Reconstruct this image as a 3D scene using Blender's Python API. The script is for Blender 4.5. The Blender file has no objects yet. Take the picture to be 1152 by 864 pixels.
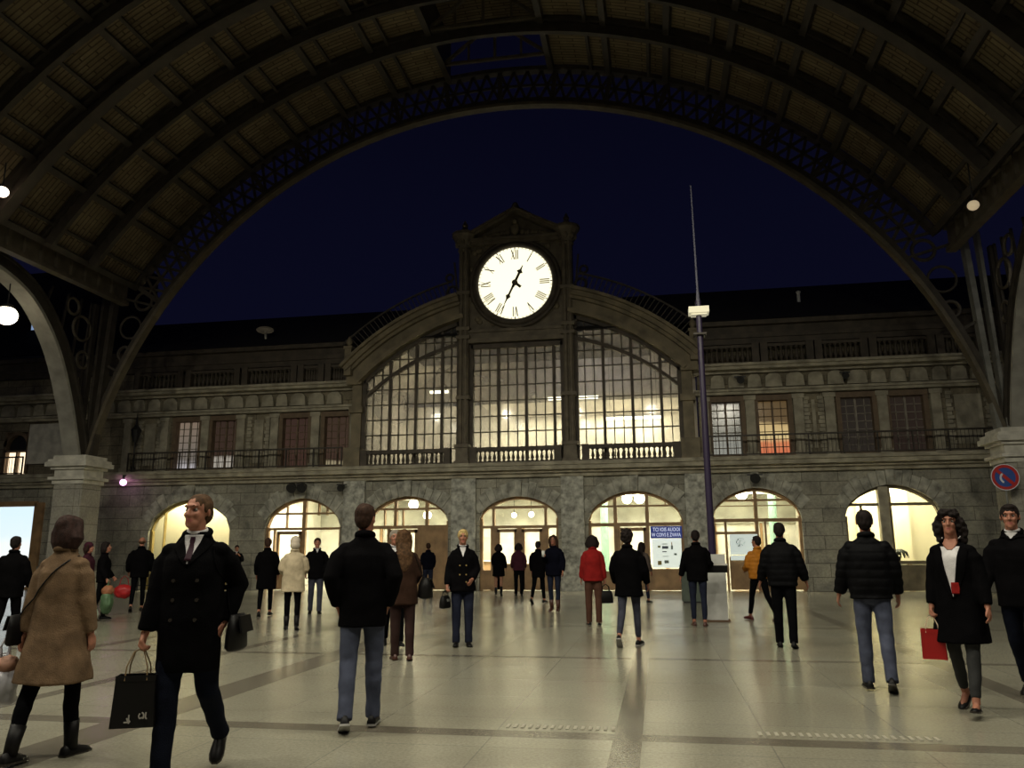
import bpy, bmesh, math, random
from math import sin, cos, pi, radians, sqrt, atan2, asin
from mathutils import Vector, Matrix, noise
from mathutils.bvhtree import BVHTree

scene = bpy.context.scene
COL = scene.collection
V = Vector
random.seed(7)

# ------------------------------------------------------------------ materials
MATS = {}
def nt(name):
    m = bpy.data.materials.new(name)
    m.use_nodes = True
    t = m.node_tree
    b = t.nodes['Principled BSDF']
    return m, t, b

def N(t, typ, **kw):
    n = t.nodes.new(typ)
    for k, v in kw.items():
        if k.startswith('i_'):
            n.inputs[k[2:].replace('_', ' ')].default_value = v
        else:
            setattr(n, k, v)
    return n

def ramp(t, fac, stops):
    r = N(t, 'ShaderNodeValToRGB')
    e = r.color_ramp.elements
    while len(e) < len(stops):
        e.new(0.5)
    for el, (p, c) in zip(e, stops):
        el.position = p
        el.color = (c[0], c[1], c[2], 1)
    t.links.new(fac, r.inputs[0])
    return r.outputs[0]

def mix(t, fac, a, b, blend='MIX'):
    n = N(t, 'ShaderNodeMix', data_type='RGBA', blend_type=blend)
    for s, v in ((0, fac), (6, a), (7, b)):
        if hasattr(v, 'is_linked') or hasattr(v, 'links'):
            t.links.new(v, n.inputs[s])
        else:
            n.inputs[s].default_value = v if s == 0 else (v[0], v[1], v[2], 1)
    return n.outputs[2]

def plain(name, col, rough=0.6, var=0.18, scale=6.0, metal=0.0, bump=0.0, bscale=40.0, spec=0.5):
    """a colour with slight uneven wear, optional fine bump"""
    if name in MATS:
        return MATS[name]
    m, t, b = nt(name)
    tc = N(t, 'ShaderNodeTexCoord')
    nz = N(t, 'ShaderNodeTexNoise', i_Scale=scale, i_Detail=4.0)
    t.links.new(tc.outputs['Object'], nz.inputs['Vector'])
    lo = [c * (1 - var) for c in col]
    hi = [min(1, c * (1 + var)) for c in col]
    t.links.new(ramp(t, nz.outputs[0], [(0.3, lo), (0.7, hi)]), b.inputs['Base Color'])
    b.inputs['Roughness'].default_value = rough
    b.inputs['Metallic'].default_value = metal
    b.inputs['Specular IOR Level'].default_value = spec
    if bump > 0:
        n2 = N(t, 'ShaderNodeTexNoise', i_Scale=bscale, i_Detail=3.0)
        t.links.new(tc.outputs['Object'], n2.inputs['Vector'])
        bp = N(t, 'ShaderNodeBump', i_Strength=bump, i_Distance=0.01)
        t.links.new(n2.outputs[0], bp.inputs['Height'])
        t.links.new(bp.outputs[0], b.inputs['Normal'])
    MATS[name] = m
    return m

def cloth(name, col, rough=0.9, bump=0.5, bscale=120.0, var=0.15, spec=0.15):
    return plain(name, col, rough, var, 9.0, 0, bump, bscale, spec)

def emit(name, col, strength):
    if name in MATS:
        return MATS[name]
    m, t, b = nt(name)
    b.inputs['Base Color'].default_value = (*col, 1)
    b.inputs['Emission Color'].default_value = (*col, 1)
    b.inputs['Emission Strength'].default_value = strength
    MATS[name] = m
    return m

def ashlar(name, c1, c2, mortar, bw, bh, stain=0.5, axis='xz', bump=0.5):
    m, t, b = nt(name)
    tc = N(t, 'ShaderNodeTexCoord')
    sp = N(t, 'ShaderNodeSeparateXYZ')
    cb = N(t, 'ShaderNodeCombineXYZ')
    t.links.new(tc.outputs['Object'], sp.inputs[0])
    if axis == 'xz':
        ad = N(t, 'ShaderNodeMath', operation='ADD')
        t.links.new(sp.outputs[0], ad.inputs[0]); t.links.new(sp.outputs[1], ad.inputs[1])
        t.links.new(ad.outputs[0], cb.inputs[0])
    else:
        t.links.new(sp.outputs[1], cb.inputs[0])
    t.links.new(sp.outputs[2], cb.inputs[1])
    br = N(t, 'ShaderNodeTexBrick', i_Scale=1.0, i_Mortar_Size=0.012, i_Bias=0.0, i_Brick_Width=bw, i_Row_Height=bh)
    br.inputs['Color1'].default_value = (*c1, 1)
    br.inputs['Color2'].default_value = (*c2, 1)
    br.inputs['Mortar'].default_value = (*mortar, 1)
    t.links.new(cb.outputs[0], br.inputs['Vector'])
    nz = N(t, 'ShaderNodeTexNoise', i_Scale=1.1, i_Detail=9.0, i_Roughness=0.65, i_Distortion=0.8)
    t.links.new(tc.outputs['Object'], nz.inputs['Vector'])
    st = ramp(t, nz.outputs[0], [(0.28, (1 - stain,) * 3), (0.5, (0.9, 0.88, 0.84)), (0.75, (1.25, 1.22, 1.12))])
    n3 = N(t, 'ShaderNodeTexNoise', i_Scale=14.0, i_Detail=6.0, i_Roughness=0.7)
    t.links.new(tc.outputs['Object'], n3.inputs['Vector'])
    fine = ramp(t, n3.outputs[0], [(0.3, (0.72,) * 3), (0.7, (1.15,) * 3)])
    c = mix(t, 1.0, br.outputs['Color'], st, 'MULTIPLY')
    c = mix(t, 1.0, c, fine, 'MULTIPLY')
    t.links.new(c, b.inputs['Base Color'])
    b.inputs['Roughness'].default_value = 0.88
    b.inputs['Specular IOR Level'].default_value = 0.25
    mx = N(t, 'ShaderNodeMath', operation='MULTIPLY_ADD')
    t.links.new(n3.outputs[0], mx.inputs[0]); mx.inputs[1].default_value = 0.5
    iv = N(t, 'ShaderNodeMath', operation='SUBTRACT'); iv.inputs[0].default_value = 1.0
    t.links.new(br.outputs['Fac'], iv.inputs[1]); t.links.new(iv.outputs[0], mx.inputs[2])
    bp = N(t, 'ShaderNodeBump', i_Strength=bump, i_Distance=0.03)
    t.links.new(mx.outputs[0], bp.inputs['Height'])
    t.links.new(bp.outputs[0], b.inputs['Normal'])
    MATS[name] = m
    return m

def glass(name, tint=(1, 1, 1), dirt=0.0, dirtcol=(0.4, 0.4, 0.4), scale=0.8):
    m, t, b = nt(name)
    t.nodes.remove(b)
    out = t.nodes['Material Output']
    tr = N(t, 'ShaderNodeBsdfTransparent'); tr.inputs[0].default_value = (*tint, 1)
    gl = N(t, 'ShaderNodeBsdfGlossy', i_Roughness=0.06)
    gl.inputs[0].default_value = (0.8, 0.8, 0.8, 1)
    m1 = N(t, 'ShaderNodeMixShader', i_Fac=0.05 if dirt == 0 else 0.015)
    t.links.new(tr.outputs[0], m1.inputs[1]); t.links.new(gl.outputs[0], m1.inputs[2])
    last = m1
    if dirt > 0:
        tl = N(t, 'ShaderNodeBsdfTranslucent'); tl.inputs[0].default_value = (*dirtcol, 1)
        df = N(t, 'ShaderNodeBsdfDiffuse'); df.inputs[0].default_value = (*dirtcol, 1)
        m0 = N(t, 'ShaderNodeMixShader', i_Fac=0.4)
        t.links.new(tl.outputs[0], m0.inputs[1]); t.links.new(df.outputs[0], m0.inputs[2])
        tc = N(t, 'ShaderNodeTexCoord')
        nz = N(t, 'ShaderNodeTexNoise', i_Scale=scale, i_Detail=6.0, i_Distortion=1.2)
        t.links.new(tc.outputs['Object'], nz.inputs['Vector'])
        f = ramp(t, nz.outputs[0], [(0.3, (dirt * 0.55,) * 3), (0.7, (min(1, dirt * 1.35),) * 3)])
        m2 = N(t, 'ShaderNodeMixShader')
        t.links.new(f, m2.inputs[0])
        t.links.new(m1.outputs[0], m2.inputs[1]); t.links.new(m0.outputs[0], m2.inputs[2])
        last = m2
    t.links.new(last.outputs[0], out.inputs[0])
    MATS[name] = m
    return m

# ------------------------------------------------------------------ mesh helpers
class MB:
    def __init__(s):
        s.bm = bmesh.new()
        s.mi = 0
    def _mark(s, fs):
        if s.mi:
            for f in fs: f.material_index = s.mi
    def box(s, x0, x1, y0, y1, z0, z1):
        vs = [s.bm.verts.new(p) for p in ((x0,y0,z0),(x1,y0,z0),(x1,y1,z0),(x0,y1,z0),(x0,y0,z1),(x1,y0,z1),(x1,y1,z1),(x0,y1,z1))]
        s._mark([s.bm.faces.new([vs[i] for i in q]) for q in ((0,3,2,1),(4,5,6,7),(0,1,5,4),(1,2,6,5),(2,3,7,6),(3,0,4,7))])
    def bar(s, p, q, w, h=None, up=(0, 0, 1)):
        p, q = V(p), V(q)
        h = h or w
        d = (q - p)
        if d.length < 1e-6: return
        d.normalize()
        u = V(up)
        if abs(d.dot(u)) > 0.97: u = V((0, 1, 0)) if abs(d.y) < 0.9 else V((1, 0, 0))
        a = d.cross(u).normalized(); b = a.cross(d).normalized()
        r = []
        for c in (p, q):
            r.append([s.bm.verts.new(c + a*w/2*i + b*h/2*j) for i, j in ((-1,-1),(1,-1),(1,1),(-1,1))])
        fs = [s.bm.faces.new(r[0][::-1]), s.bm.faces.new(r[1])]
        for i in range(4):
            fs.append(s.bm.faces.new([r[0][i], r[0][(i+1)%4], r[1][(i+1)%4], r[1][i]]))
        s._mark(fs)
    def loft(s, rings, close=True):
        rs = [[s.bm.verts.new(p) for p in r] for r in rings]
        n = len(rs[0]); fs = []
        for a, b in zip(rs[:-1], rs[1:]):
            for i in range(n):
                fs.append(s.bm.faces.new([a[i], a[(i+1)%n], b[(i+1)%n], b[i]]))
        if close:
            fs.append(s.bm.faces.new(rs[0][::-1])); fs.append(s.bm.faces.new(rs[-1]))
        s._mark(fs)
    def tube(s, pts, radii, n=10):
        pts = [V(p) for p in pts]
        if not hasattr(radii, '__len__'): radii = [radii]*len(pts)
        rings = []; a = None
        for i, p in enumerate(pts):
            d = (pts[min(i+1, len(pts)-1)] - pts[max(i-1, 0)]).normalized()
            if a is None:
                u = V((0, 0, 1)) if abs(d.z) < 0.9 else V((0, 1, 0))
                a = d.cross(u).normalized()
            else:
                a = (a - d*a.dot(d)).normalized()
            b = d.cross(a)
            rings.append([p + (a*cos(2*pi*k/n) + b*sin(2*pi*k/n))*radii[i] for k in range(n)])
        s.loft(rings)
    def cyl(s, p, q, r0, r1=None, n=16):
        s.tube([p, q], [r0, r0 if r1 is None else r1], n)
    def ell(s, c, r, M=None, seg=16, rings=10):
        if not hasattr(r, '__len__'): r = (r, r, r)
        m = Matrix.Translation(c) @ Matrix.Diagonal((r[0], r[1], r[2], 1))
        if M is not None: m = M @ m
        o = bmesh.ops.create_uvsphere(s.bm, u_segments=seg, v_segments=rings, radius=1, matrix=m)
        if s.mi:
            fs = set()
            for v in o['verts']: fs.update(v.link_faces)
            s._mark(fs)
    def lathe(s, c, prof, n=20):
        c = V(c)
        s.loft([[c + V((r*cos(2*pi*k/n), r*sin(2*pi*k/n), z)) for k in range(n)] for r, z in prof])
    def poly(s, pts, d0, d1, plane='xz'):
        """convex outline extruded; plane xz -> depth along y, yz -> depth along x, xy -> depth along z"""
        def P(a, b, d): return {'xz': (a, d, b), 'yz': (d, a, b), 'xy': (a, b, d)}[plane]
        s.loft([[P(a, b, d0) for a, b in pts], [P(a, b, d1) for a, b in pts]])
    def ring(s, c, R, r, axis='z', n=32, k=8, ry=None):
        """torus"""
        c = V(c)
        rows = []
        for i in range(n):
            A = 2*pi*i/n
            row = []
            for j in range(k):
                B = 2*pi*j/k
                rr = R + r*cos(B); h = r*sin(B)*(ry or 1)
                p = {'z': (rr*cos(A), rr*sin(A), h), 'y': (rr*cos(A), h, rr*sin(A)), 'x': (h, rr*cos(A), rr*sin(A))}[axis]
                row.append(s.bm.verts.new(c + V(p)))
            rows.append(row)
        fs = []
        for i in range(n):
            a, b = rows[i], rows[(i+1) % n]
            for j in range(k):
                fs.append(s.bm.faces.new([a[j], a[(j+1) % k], b[(j+1) % k], b[j]]))
        s._mark(fs)
    def mesh(s, name, mats=(), smooth=False):
        bmesh.ops.recalc_face_normals(s.bm, faces=s.bm.faces[:])
        me = bpy.data.meshes.new(name)
        s.bm.to_mesh(me); s.bm.free()
        for m in (mats if isinstance(mats, (list, tuple)) else [mats]): me.materials.append(m)
        if smooth: me.polygons.foreach_set('use_smooth', [True]*len(me.polygons))
        return me
    def build(s, name, mats, parent=None, smooth=False, loc=None, **tags):
        return link(name, s.mesh(name, mats, smooth), parent, loc, **tags)

def link(name, me, parent=None, loc=None, **tags):
    o = bpy.data.objects.new(name, me)
    COL.objects.link(o)
    if parent is not None: o.parent = parent
    if loc is not None: o.location = loc
    for k, v in tags.items():
        if v: o[k] = v
    return o

def empty(name, loc=(0, 0, 0), rz=0.0, **tags):
    o = bpy.data.objects.new(name, None)
    COL.objects.link(o)
    o.location = loc; o.rotation_euler = (0, 0, rz)
    for k, v in tags.items():
        if v: o[k] = v
    return o

def copy_tree(o, loc, parent=None, rz=None, **tags):
    c = o.copy(); COL.objects.link(c); c.parent = parent
    if parent is None:
        c.location = loc
        if rz is not None: c.rotation_euler = (0, 0, rz)
        for k, v in tags.items(): c[k] = v
    for ch in list(o.children): copy_tree(ch, None, c)
    return c

S = 'structure'
HALL, CONC, GAL, EXPO = 930.0, 800.0, 460.0, 0.0

# ------------------------------------------------------------------ the palette
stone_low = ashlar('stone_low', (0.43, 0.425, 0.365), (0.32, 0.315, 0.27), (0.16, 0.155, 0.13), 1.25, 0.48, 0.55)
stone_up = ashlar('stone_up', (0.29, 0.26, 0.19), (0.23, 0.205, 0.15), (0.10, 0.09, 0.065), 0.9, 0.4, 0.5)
stone_trim = plain('stone_trim', (0.38, 0.35, 0.265), 0.85, 0.35, 2.5, bump=0.5, bscale=12, spec=0.25)
stone_pale = plain('stone_pale', (0.62, 0.60, 0.52), 0.8, 0.22, 3, bump=0.3, bscale=15, spec=0.25)
pier_stone = ashlar('pier_stone', (0.50, 0.49, 0.44), (0.44, 0.43, 0.38), (0.24, 0.23, 0.2), 3.0, 0.62, 0.35)
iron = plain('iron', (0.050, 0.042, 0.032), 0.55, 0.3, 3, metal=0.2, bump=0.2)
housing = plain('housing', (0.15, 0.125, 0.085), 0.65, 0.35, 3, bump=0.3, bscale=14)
iron_lit = plain('iron_lit', (0.105, 0.088, 0.06), 0.6, 0.3, 3, metal=0.1, bump=0.2)  # lighter copy of iron, lamplight put into its colour
iron_grey = plain('iron_grey', (0.20, 0.20, 0.18), 0.5, 0.3, 3, metal=0.2)
bay_wood = plain('bay_wood', (0.21, 0.175, 0.11), 0.7, 0.35, 2.0, bump=0.4, bscale=10)
bay_dark = plain('bay_dark', (0.075, 0.06, 0.042), 0.65, 0.35, 3, bump=0.3, bscale=14)
door_wood = plain('door_wood', (0.34, 0.21, 0.10), 0.55, 0.3, 2.5, bump=0.15, bscale=25)
slate = plain('slate', (0.012, 0.011, 0.012), 0.8, 0.3, 2.0)
room_wall = plain('room_wall', (0.72, 0.71, 0.62), 0.8, 0.25, 0.9)
cream_wall = plain('cream_wall', (0.80, 0.75, 0.54), 0.8, 0.05, 0.5)
white_paint = plain('white_paint', (0.7, 0.7, 0.66), 0.6, 0.08, 3)
black_metal = plain('black_metal', (0.02, 0.02, 0.02), 0.5, 0.2, 5)
clear_glass = glass('clear_glass', (0.97, 0.97, 0.93))
hall_glass = glass('hall_glass', (0.9, 0.9, 0.85), 0.36, (0.40, 0.385, 0.39), 0.55)

def floor_material():
    m, t, b = nt('terrazzo_floor')
    tc = N(t, 'ShaderNodeTexCoord')
    sp = N(t, 'ShaderNodeSeparateXYZ'); t.links.new(tc.outputs['Object'], sp.inputs[0])
    def math(op, a, bb=None, c=None):
        n = N(t, 'ShaderNodeMath', operation=op)
        for i, v in enumerate((a, bb, c)):
            if v is None: continue
            if isinstance(v, (int, float)): n.inputs[i].default_value = v
            else: t.links.new(v, n.inputs[i])
        return n.outputs[0]
    def band(axis, c, w):
        return math('LESS_THAN', math('ABSOLUTE', math('SUBTRACT', sp.outputs[axis], c)), w/2)
    s = None
    for ax, c, w in ((0, -0.29, 0.22), (0, -4.55, 0.46), (0, -6.3, 0.2), (0, 3.45, 0.26), (0, 7.7, 0.24), (0, -8.8, 0.24), (0, -13.0, 0.24),
                     (1, 11.45, 0.17), (1, 6.72, 0.24), (1, 16.2, 0.2), (1, 21.2, 0.2), (1, 25.5, 0.2)):
        x = band(ax, c, w)
        s = x if s is None else math('MAXIMUM', s, x)
    # jointed slabs
    br = N(t, 'ShaderNodeTexBrick', i_Scale=1.0, i_Mortar_Size=0.006, i_Brick_Width=1.06, i_Row_Height=1.06)
    br.offset = 0.0
    br.inputs['Color1'].default_value = (0.29, 0.278, 0.218, 1)
    br.inputs['Color2'].default_value = (0.265, 0.254, 0.20, 1)
    br.inputs['Mortar'].default_value = (0.20, 0.195, 0.162, 1)
    mp = N(t, 'ShaderNodeMapping'); mp.inputs['Location'].default_value = (0.29, 0.1, 0)
    t.links.new(tc.outputs['Object'], mp.inputs['Vector'])
    t.links.new(mp.outputs[0], br.inputs['Vector'])
    sk = N(t, 'ShaderNodeTexNoise', i_Scale=38.0, i_Detail=5.0, i_Roughness=0.75)
    t.links.new(tc.outputs['Object'], sk.inputs['Vector'])
    lg = N(t, 'ShaderNodeTexNoise', i_Scale=0.6, i_Detail=7.0, i_Distortion=0.6)
    t.links.new(tc.outputs['Object'], lg.inputs['Vector'])
    c = mix(t, s, br.outputs['Color'], (0.150, 0.135, 0.108))
    c = mix(t, 1.0, c, ramp(t, sk.outputs[0], [(0.3, (0.72,)*3), (0.68, (1.2,)*3)]), 'MULTIPLY')
    c = mix(t, 1.0, c, ramp(t, lg.outputs[0], [(0.3, (0.82, 0.80, 0.76)), (0.65, (1.08, 1.08, 1.06))]), 'MULTIPLY')
    t.links.new(c, b.inputs['Base Color'])
    rr = ramp(t, lg.outputs[0], [(0.3, (0.27,)*3), (0.7, (0.2,)*3)])
    t.links.new(rr, b.inputs['Roughness'])
    b.inputs['Specular IOR Level'].default_value = 0.55
    bp = N(t, 'ShaderNodeBump', i_Strength=0.03, i_Distance=0.002)
    n2 = N(t, 'ShaderNodeTexNoise', i_Scale=7.0, i_Detail=4.0)
    t.links.new(tc.outputs['Object'], n2.inputs['Vector'])
    t.links.new(n2.outputs[0], bp.inputs['Height'])
    t.links.new(bp.outputs[0], b.inputs['Normal'])
    return m

# ------------------------------------------------------------------ ground, facade
FY = 30.4                     # plane of the facade
XC, ZC = -4.98, 1.6           # centre of the vault's circle
b = MB(); b.box(-40, 24, -8, 46, -0.2, 0.0)
b.build('floor', floor_material(), kind=S)

# openings of the ground storey: centre x, half width, spring z, crown z
ARCH = [(-18.85, 1.82, 2.35, 3.60), (-13.92, 1.60, 2.45, 3.58), (-9.55, 1.62, 2.62, 3.58), (-5.17, 1.52, 2.68, 3.50),
        (-0.78, 1.74, 2.55, 3.63), (3.57, 1.56, 2.62, 3.65), (8.20, 1.60, 2.60, 3.68)]
def arch_z(a, x):
    c, hw, zs, zt = a
    t = min(1.0, abs(x-c)/hw)
    return zs + (zt-zs)*(1-0.70*t*t)*sqrt(max(0.0, 1-t**14))      # flat arch with rounded shoulders

wall = MB()
SCREEN = (-29.6, -25.95, 0.06, 3.5)
edges = [(SCREEN[0], SCREEN[1], None)] + [(a[0]-a[1], a[0]+a[1], a) for a in ARCH]
TH = 0.45
x = -36.0
for x0, x1, a in edges:
    wall.box(x, x0, FY, FY+TH, 0, 4.3)
    if a is None:
        wall.box(x0, x1, FY, FY+TH, SCREEN[3], 4.3); wall.box(x0, x1, FY, FY+TH, 0, SCREEN[2])
    else:
        n = 20
        for i in range(n):
            u, w = x0+(x1-x0)*i/n, x0+(x1-x0)*(i+1)/n
            wall.poly([(u, arch_z(a, u)), (w, arch_z(a, w)), (w, 4.3), (u, 4.3)], FY, FY+TH)
    x = x1
wall.box(x, 18, FY, FY+TH, 0, 4.3)
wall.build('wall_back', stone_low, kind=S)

pilaster = plain('pilaster_stone', (0.44, 0.44, 0.385), 0.85, 0.5, 5.5, bump=0.4, bscale=18, spec=0.25)
# pilasters and plinth of the ground storey
tn = [0]
def trim(mb, mat, smooth=False):
    tn[0] += 1
    return mb.build('trim_%d' % tn[0], mat, kind=S, smooth=smooth)
b = MB()
for u, w in ((-7.78, -6.82), (-3.52, -2.66), (-12.18, -11.3), (1.08, 1.9)):
    b.box(u+0.0, w, FY-0.14, FY+0.05, 0.95, 4.3)
    b.box(u-0.04, w+0.04, FY-0.2, FY+0.05, 0, 0.95)
trim(b, pilaster)
b = MB()
for u, w in ((-25.8, -20.75), (-16.95, -15.6), (5.2, 6.55), (9.86, 18)):
    b.box(u, w, FY-0.1, FY+0.05, 0, 0.95)
trim(b, stone_low)
vouss = plain('voussoir_stone', (0.38, 0.375, 0.32), 0.85, 0.5, 3.5, bump=0.5, bscale=14, spec=0.25)
# voussoirs and keystones
for a in ARCH:
    b = MB()
    c, hw, zs, zt = a
    n = 13
    cc = (c, zt-2.3)
    def on(i):
        x = c - hw + 2*hw*i/n
        z = max(arch_z(a, x), zs+0.25*(zt-zs))
        d = V((x-cc[0], 0, z-cc[1])).normalized()
        return x, z, d
    for i in range(n):
        key = i == n//2
        L = 0.62 if key else 0.46 + 0.07*((i*7) % 3)
        dep = 0.11 if key else 0.035
        (x0, z0, d0), (x1, z1, d1) = on(i+0.03), on(i+0.97)
        pts = [(x0, z0), (x1, z1), (x1+d1.x*L, min(4.28, z1+d1.z*L)), (x0+d0.x*L, min(4.28, z0+d0.z*L))]
        b.poly(pts, FY-dep, FY+0.02)
    trim(b, vouss)
# balcony slab with mouldings
b = MB()
for y0, z0, z1 in ((0.18, 4.22, 4.36), (0.34, 4.36, 4.46), (0.55, 4.46, 4.62), (0.62, 4.62, 4.70), (0.56, 4.70, 4.76)):
    b.box(-36, 18, FY-y0, FY+1.2, z0, z1)
trim(b, stone_trim)

# upper storey wall, set back on the balcony, with window openings
UY = FY + 0.35
WINS = [(-19.42, 0.62), (-17.75, 0.62), (-14.55, 0.64), (-12.75, 0.60), (2.75, 0.62), (4.45, 0.62), (7.40, 0.64), (9.12, 0.66)]
WZ0, WZ1 = 4.85, 7.02
LW = (-27.62, 0.58)          # arched lit window of the far left
def upper(mb, xa, xb, wins, z0=WZ0, z1=WZ1):
    x = xa
    for c, hw in wins:
        mb.box(x, c-hw, UY, UY+0.4, 4.76, 9.1)
        mb.box(c-hw, c+hw, UY, UY+0.4, z1, 9.1)
        mb.box(c-hw, c+hw, UY, UY+0.4, 4.76, z0)
        x = c+hw
    mb.box(x, xb, UY, UY+0.4, 4.76, 9.1)
b = MB()
upper(b, -36, -22, [LW], 4.9, 6.75)
upper(b, -22, -11.9, WINS[:4])
upper(b, 1.75, 18, WINS[4:])
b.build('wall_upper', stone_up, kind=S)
# pilaster strips between the upper windows, quoined blind panels
b = MB()
for px in (-20.45, -18.58, -16.95, -15.45, -13.65, -11.98, 1.95, 3.62, 5.35, 6.45, 8.28, 10.1, -22.2, 12.2):
    b.box(px-0.17, px+0.17, UY-0.16, UY+0.02, 4.76, 6.95)
    b.box(px-0.22, px+0.22, UY-0.2, UY+0.02, 6.95, 7.12)
    b.box(px-0.22, px+0.22, UY-0.2, UY+0.02, 4.76, 5.0)
trim(b, stone_trim)
b = MB()
for px, hw in ((-16.2, 0.5), (-21.2, 0.55), (5.9, 0.36), (11.2, 0.75)):
    for k in range(14):
        z = 4.95 + k*0.15
        ww = 0.22 if k % 2 else 0.17
        b.box(px-hw, px-hw+ww, UY-0.07, UY+0.02, z, z+0.13)
        b.box(px+hw-ww, px+hw, UY-0.07, UY+0.02, z, z+0.13)
    b.box(px-hw+0.3, px+hw-0.3, UY-0.03, UY+0.02, 5.1, 6.9)
trim(b, stone_trim)
# string course, frieze with blocks, upper cornice
def runs(fn):
    for xa, xb in ((-36, -12.0), (1.62, 18)): fn(xa, xb)
b = MB()
def f(xa, xb):
    b.box(xa, xb, UY-0.26, UY+0.05, 7.16, 7.27); b.box(xa, xb, UY-0.34, UY+0.05, 7.27, 7.36)
    b.box(xa, xb, UY-0.2, UY+0.05, 7.98, 8.08); b.box(xa, xb, UY-0.5, UY+0.05, 8.08, 8.2); b.box(xa, xb, UY-0.6, UY+0.05, 8.2, 8.3)
runs(f)
trim(b, stone_trim)
b = MB()
x = -35.5
while x < 18:
    w = random.uniform(0.5, 0.72)
    if not (-12.4 < x+w and x < 1.9):
        pts = [(x, 7.42), (x+w, 7.42), (x+w-0.04, 7.8), (x+w*0.75, 7.93), (x+w*0.3, 7.93), (x+0.03, 7.82)]
        b.poly(pts, UY-0.16-random.uniform(0, 0.06), UY+0.02)
    x += w + 0.12
trim(b, stone_trim)
# loggia under the eaves: back wall, architrave band, eaves
b = MB(); runs(lambda xa, xb: b.box(xa, xb, UY+0.9, UY+1.1, 8.3, 9.3))
trim(b, bay_dark)
b = MB()
def f(xa, xb):
    b.box(xa, xb, UY-0.25, UY+1.1, 9.1, 9.32); b.box(xa, xb, UY-0.32, UY+1.1, 9.32, 9.5); b.box(xa, xb, UY-0.2, UY+1.1, 9.5, 9.8); b.box(xa, xb, UY-0.45, UY+1.1, 9.8, 9.97)
runs(f)
trim(b, bay_dark)
b = MB()
b.poly([(UY-0.5, 9.97), (UY+4.5, 9.97), (UY+4.5, 12.6), (UY+4.0, 12.6), (UY-0.3, 10.1)], -36, 18, 'yz')
b.poly([(UY-0.2, 10.2), (UY+4.5, 10.2), (UY+4.5, 15.4), (UY+3.0, 15.4)], -38, -24.6, 'yz')  # taller roof block added to hide sky, standing in for a side-aisle roof
b.build('trim_40', slate, kind=S)

# stone balustrades of the loggia
def baluster_mesh(h, r):
    m = MB()
    m.lathe((0, 0, 0), [(r*0.9, 0), (r*0.9, h*0.08), (r*0.5, h*0.12), (r, h*0.3), (r*0.75, h*0.5), (r*0.42, h*0.75), (r*0.5, h*0.9), (r*0.9, h*0.93), (r*0.9, h)], 8)
    return m.mesh('baluster', bay_dark, True)
bal_me = baluster_mesh(0.56, 0.085)
bal_small = baluster_mesh(0.4, 0.07)
def balustrade(x0, x1, y, z, label, me, h, n, group, mat):
    r = empty('stone_balustrade', (x0, y, z), label=label, category='balustrade', group=group)
    m = MB(); m.box(0, x1-x0, -0.11, 0.11, h+0.06, h+0.17); m.build('handrail', mat, r)
    m = MB(); m.box(0, x1-x0, -0.11, 0.11, 0, 0.06); m.build('plinth_rail', mat, r)
    for s_ in (0.0, x1-x0-0.26):
        m = MB(); m.box(s_, s_+0.26, -0.15, 0.15, 0, h+0.22); m.build('pedestal', mat, r)
    for k in range(n):
        o = link('baluster', me, r, (0.3+(x1-x0-0.6)*(k+0.5)/n, 0, 0.06))
    return r
LOG = [(-21.9, -19.6, 'far left, by the arch foot'), (-19.5, -17.0, 'above the pale lit window'), (-16.9, -14.45, 'above the blind panel'), (-14.4, -13.25, 'short section'), (-13.2, -12.05, 'next to the arched gable, left side'),
       (1.75, 4.05, 'next to the arched gable, right side'), (4.1, 6.0, 'above the orange-lit window'), (6.05, 7.9, 'above the tall dark window'), (7.95, 10.2, 'above the window nearest the right pier'), (10.25, 12.8, 'half behind the right arch foot')]
for i, (x0, x1, wh) in enumerate(LOG):
    balustrade(x0, x1, UY-0.3, 8.3, 'dark stone balustrade under the station eaves, ' + wh, bal_me, 0.56, max(5, int((x1-x0)*4.2)), 'balustrade sections under the eaves', bay_dark)
# glowing panels for the light glimpsed at the back of the loggia
for x0, x1 in ((-14.2, -13.4), (-13.1, -12.2), (2.75, 3.9), (4.9, 5.9), (6.4, 7.7), (-15.9, -15.3)):
    b = MB(); b.box(x0, x1, UY+0.84, UY+0.9, 8.55, 9.0)
    trim(b, emit('loggia_light', (0.75, 0.8, 0.9), 0.5))

# upper windows
def pane_mat(name, stops, strength, scale=2.2):
    m, t, bs = nt(name)
    tc = N(t, 'ShaderNodeTexCoord'); sp = N(t, 'ShaderNodeSeparateXYZ')
    t.links.new(tc.outputs['Generated'], sp.inputs[0])
    nz = N(t, 'ShaderNodeTexNoise', i_Scale=scale, i_Detail=3.0)
    t.links.new(tc.outputs['Object'], nz.inputs['Vector'])
    ad = N(t, 'ShaderNodeMath', operation='MULTIPLY_ADD'); ad.inputs[1].default_value = 0.16
    t.links.new(nz.outputs[0], ad.inputs[0]); t.links.new(sp.outputs[2], ad.inputs[2])
    c = ramp(t, ad.outputs[0], stops)
    t.links.new(c, bs.inputs['Emission Color'])
    bs.inputs['Emission Strength'].default_value = strength
    bs.inputs['Base Color'].default_value = (0.03, 0.025, 0.02, 1)
    bs.inputs['Roughness'].default_value = 0.15
    return m
curt = pane_mat('curtained_pane', [(0.1, (0.10, 0.05, 0.035)), (0.9, (0.075, 0.04, 0.03))], 0.45)
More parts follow.
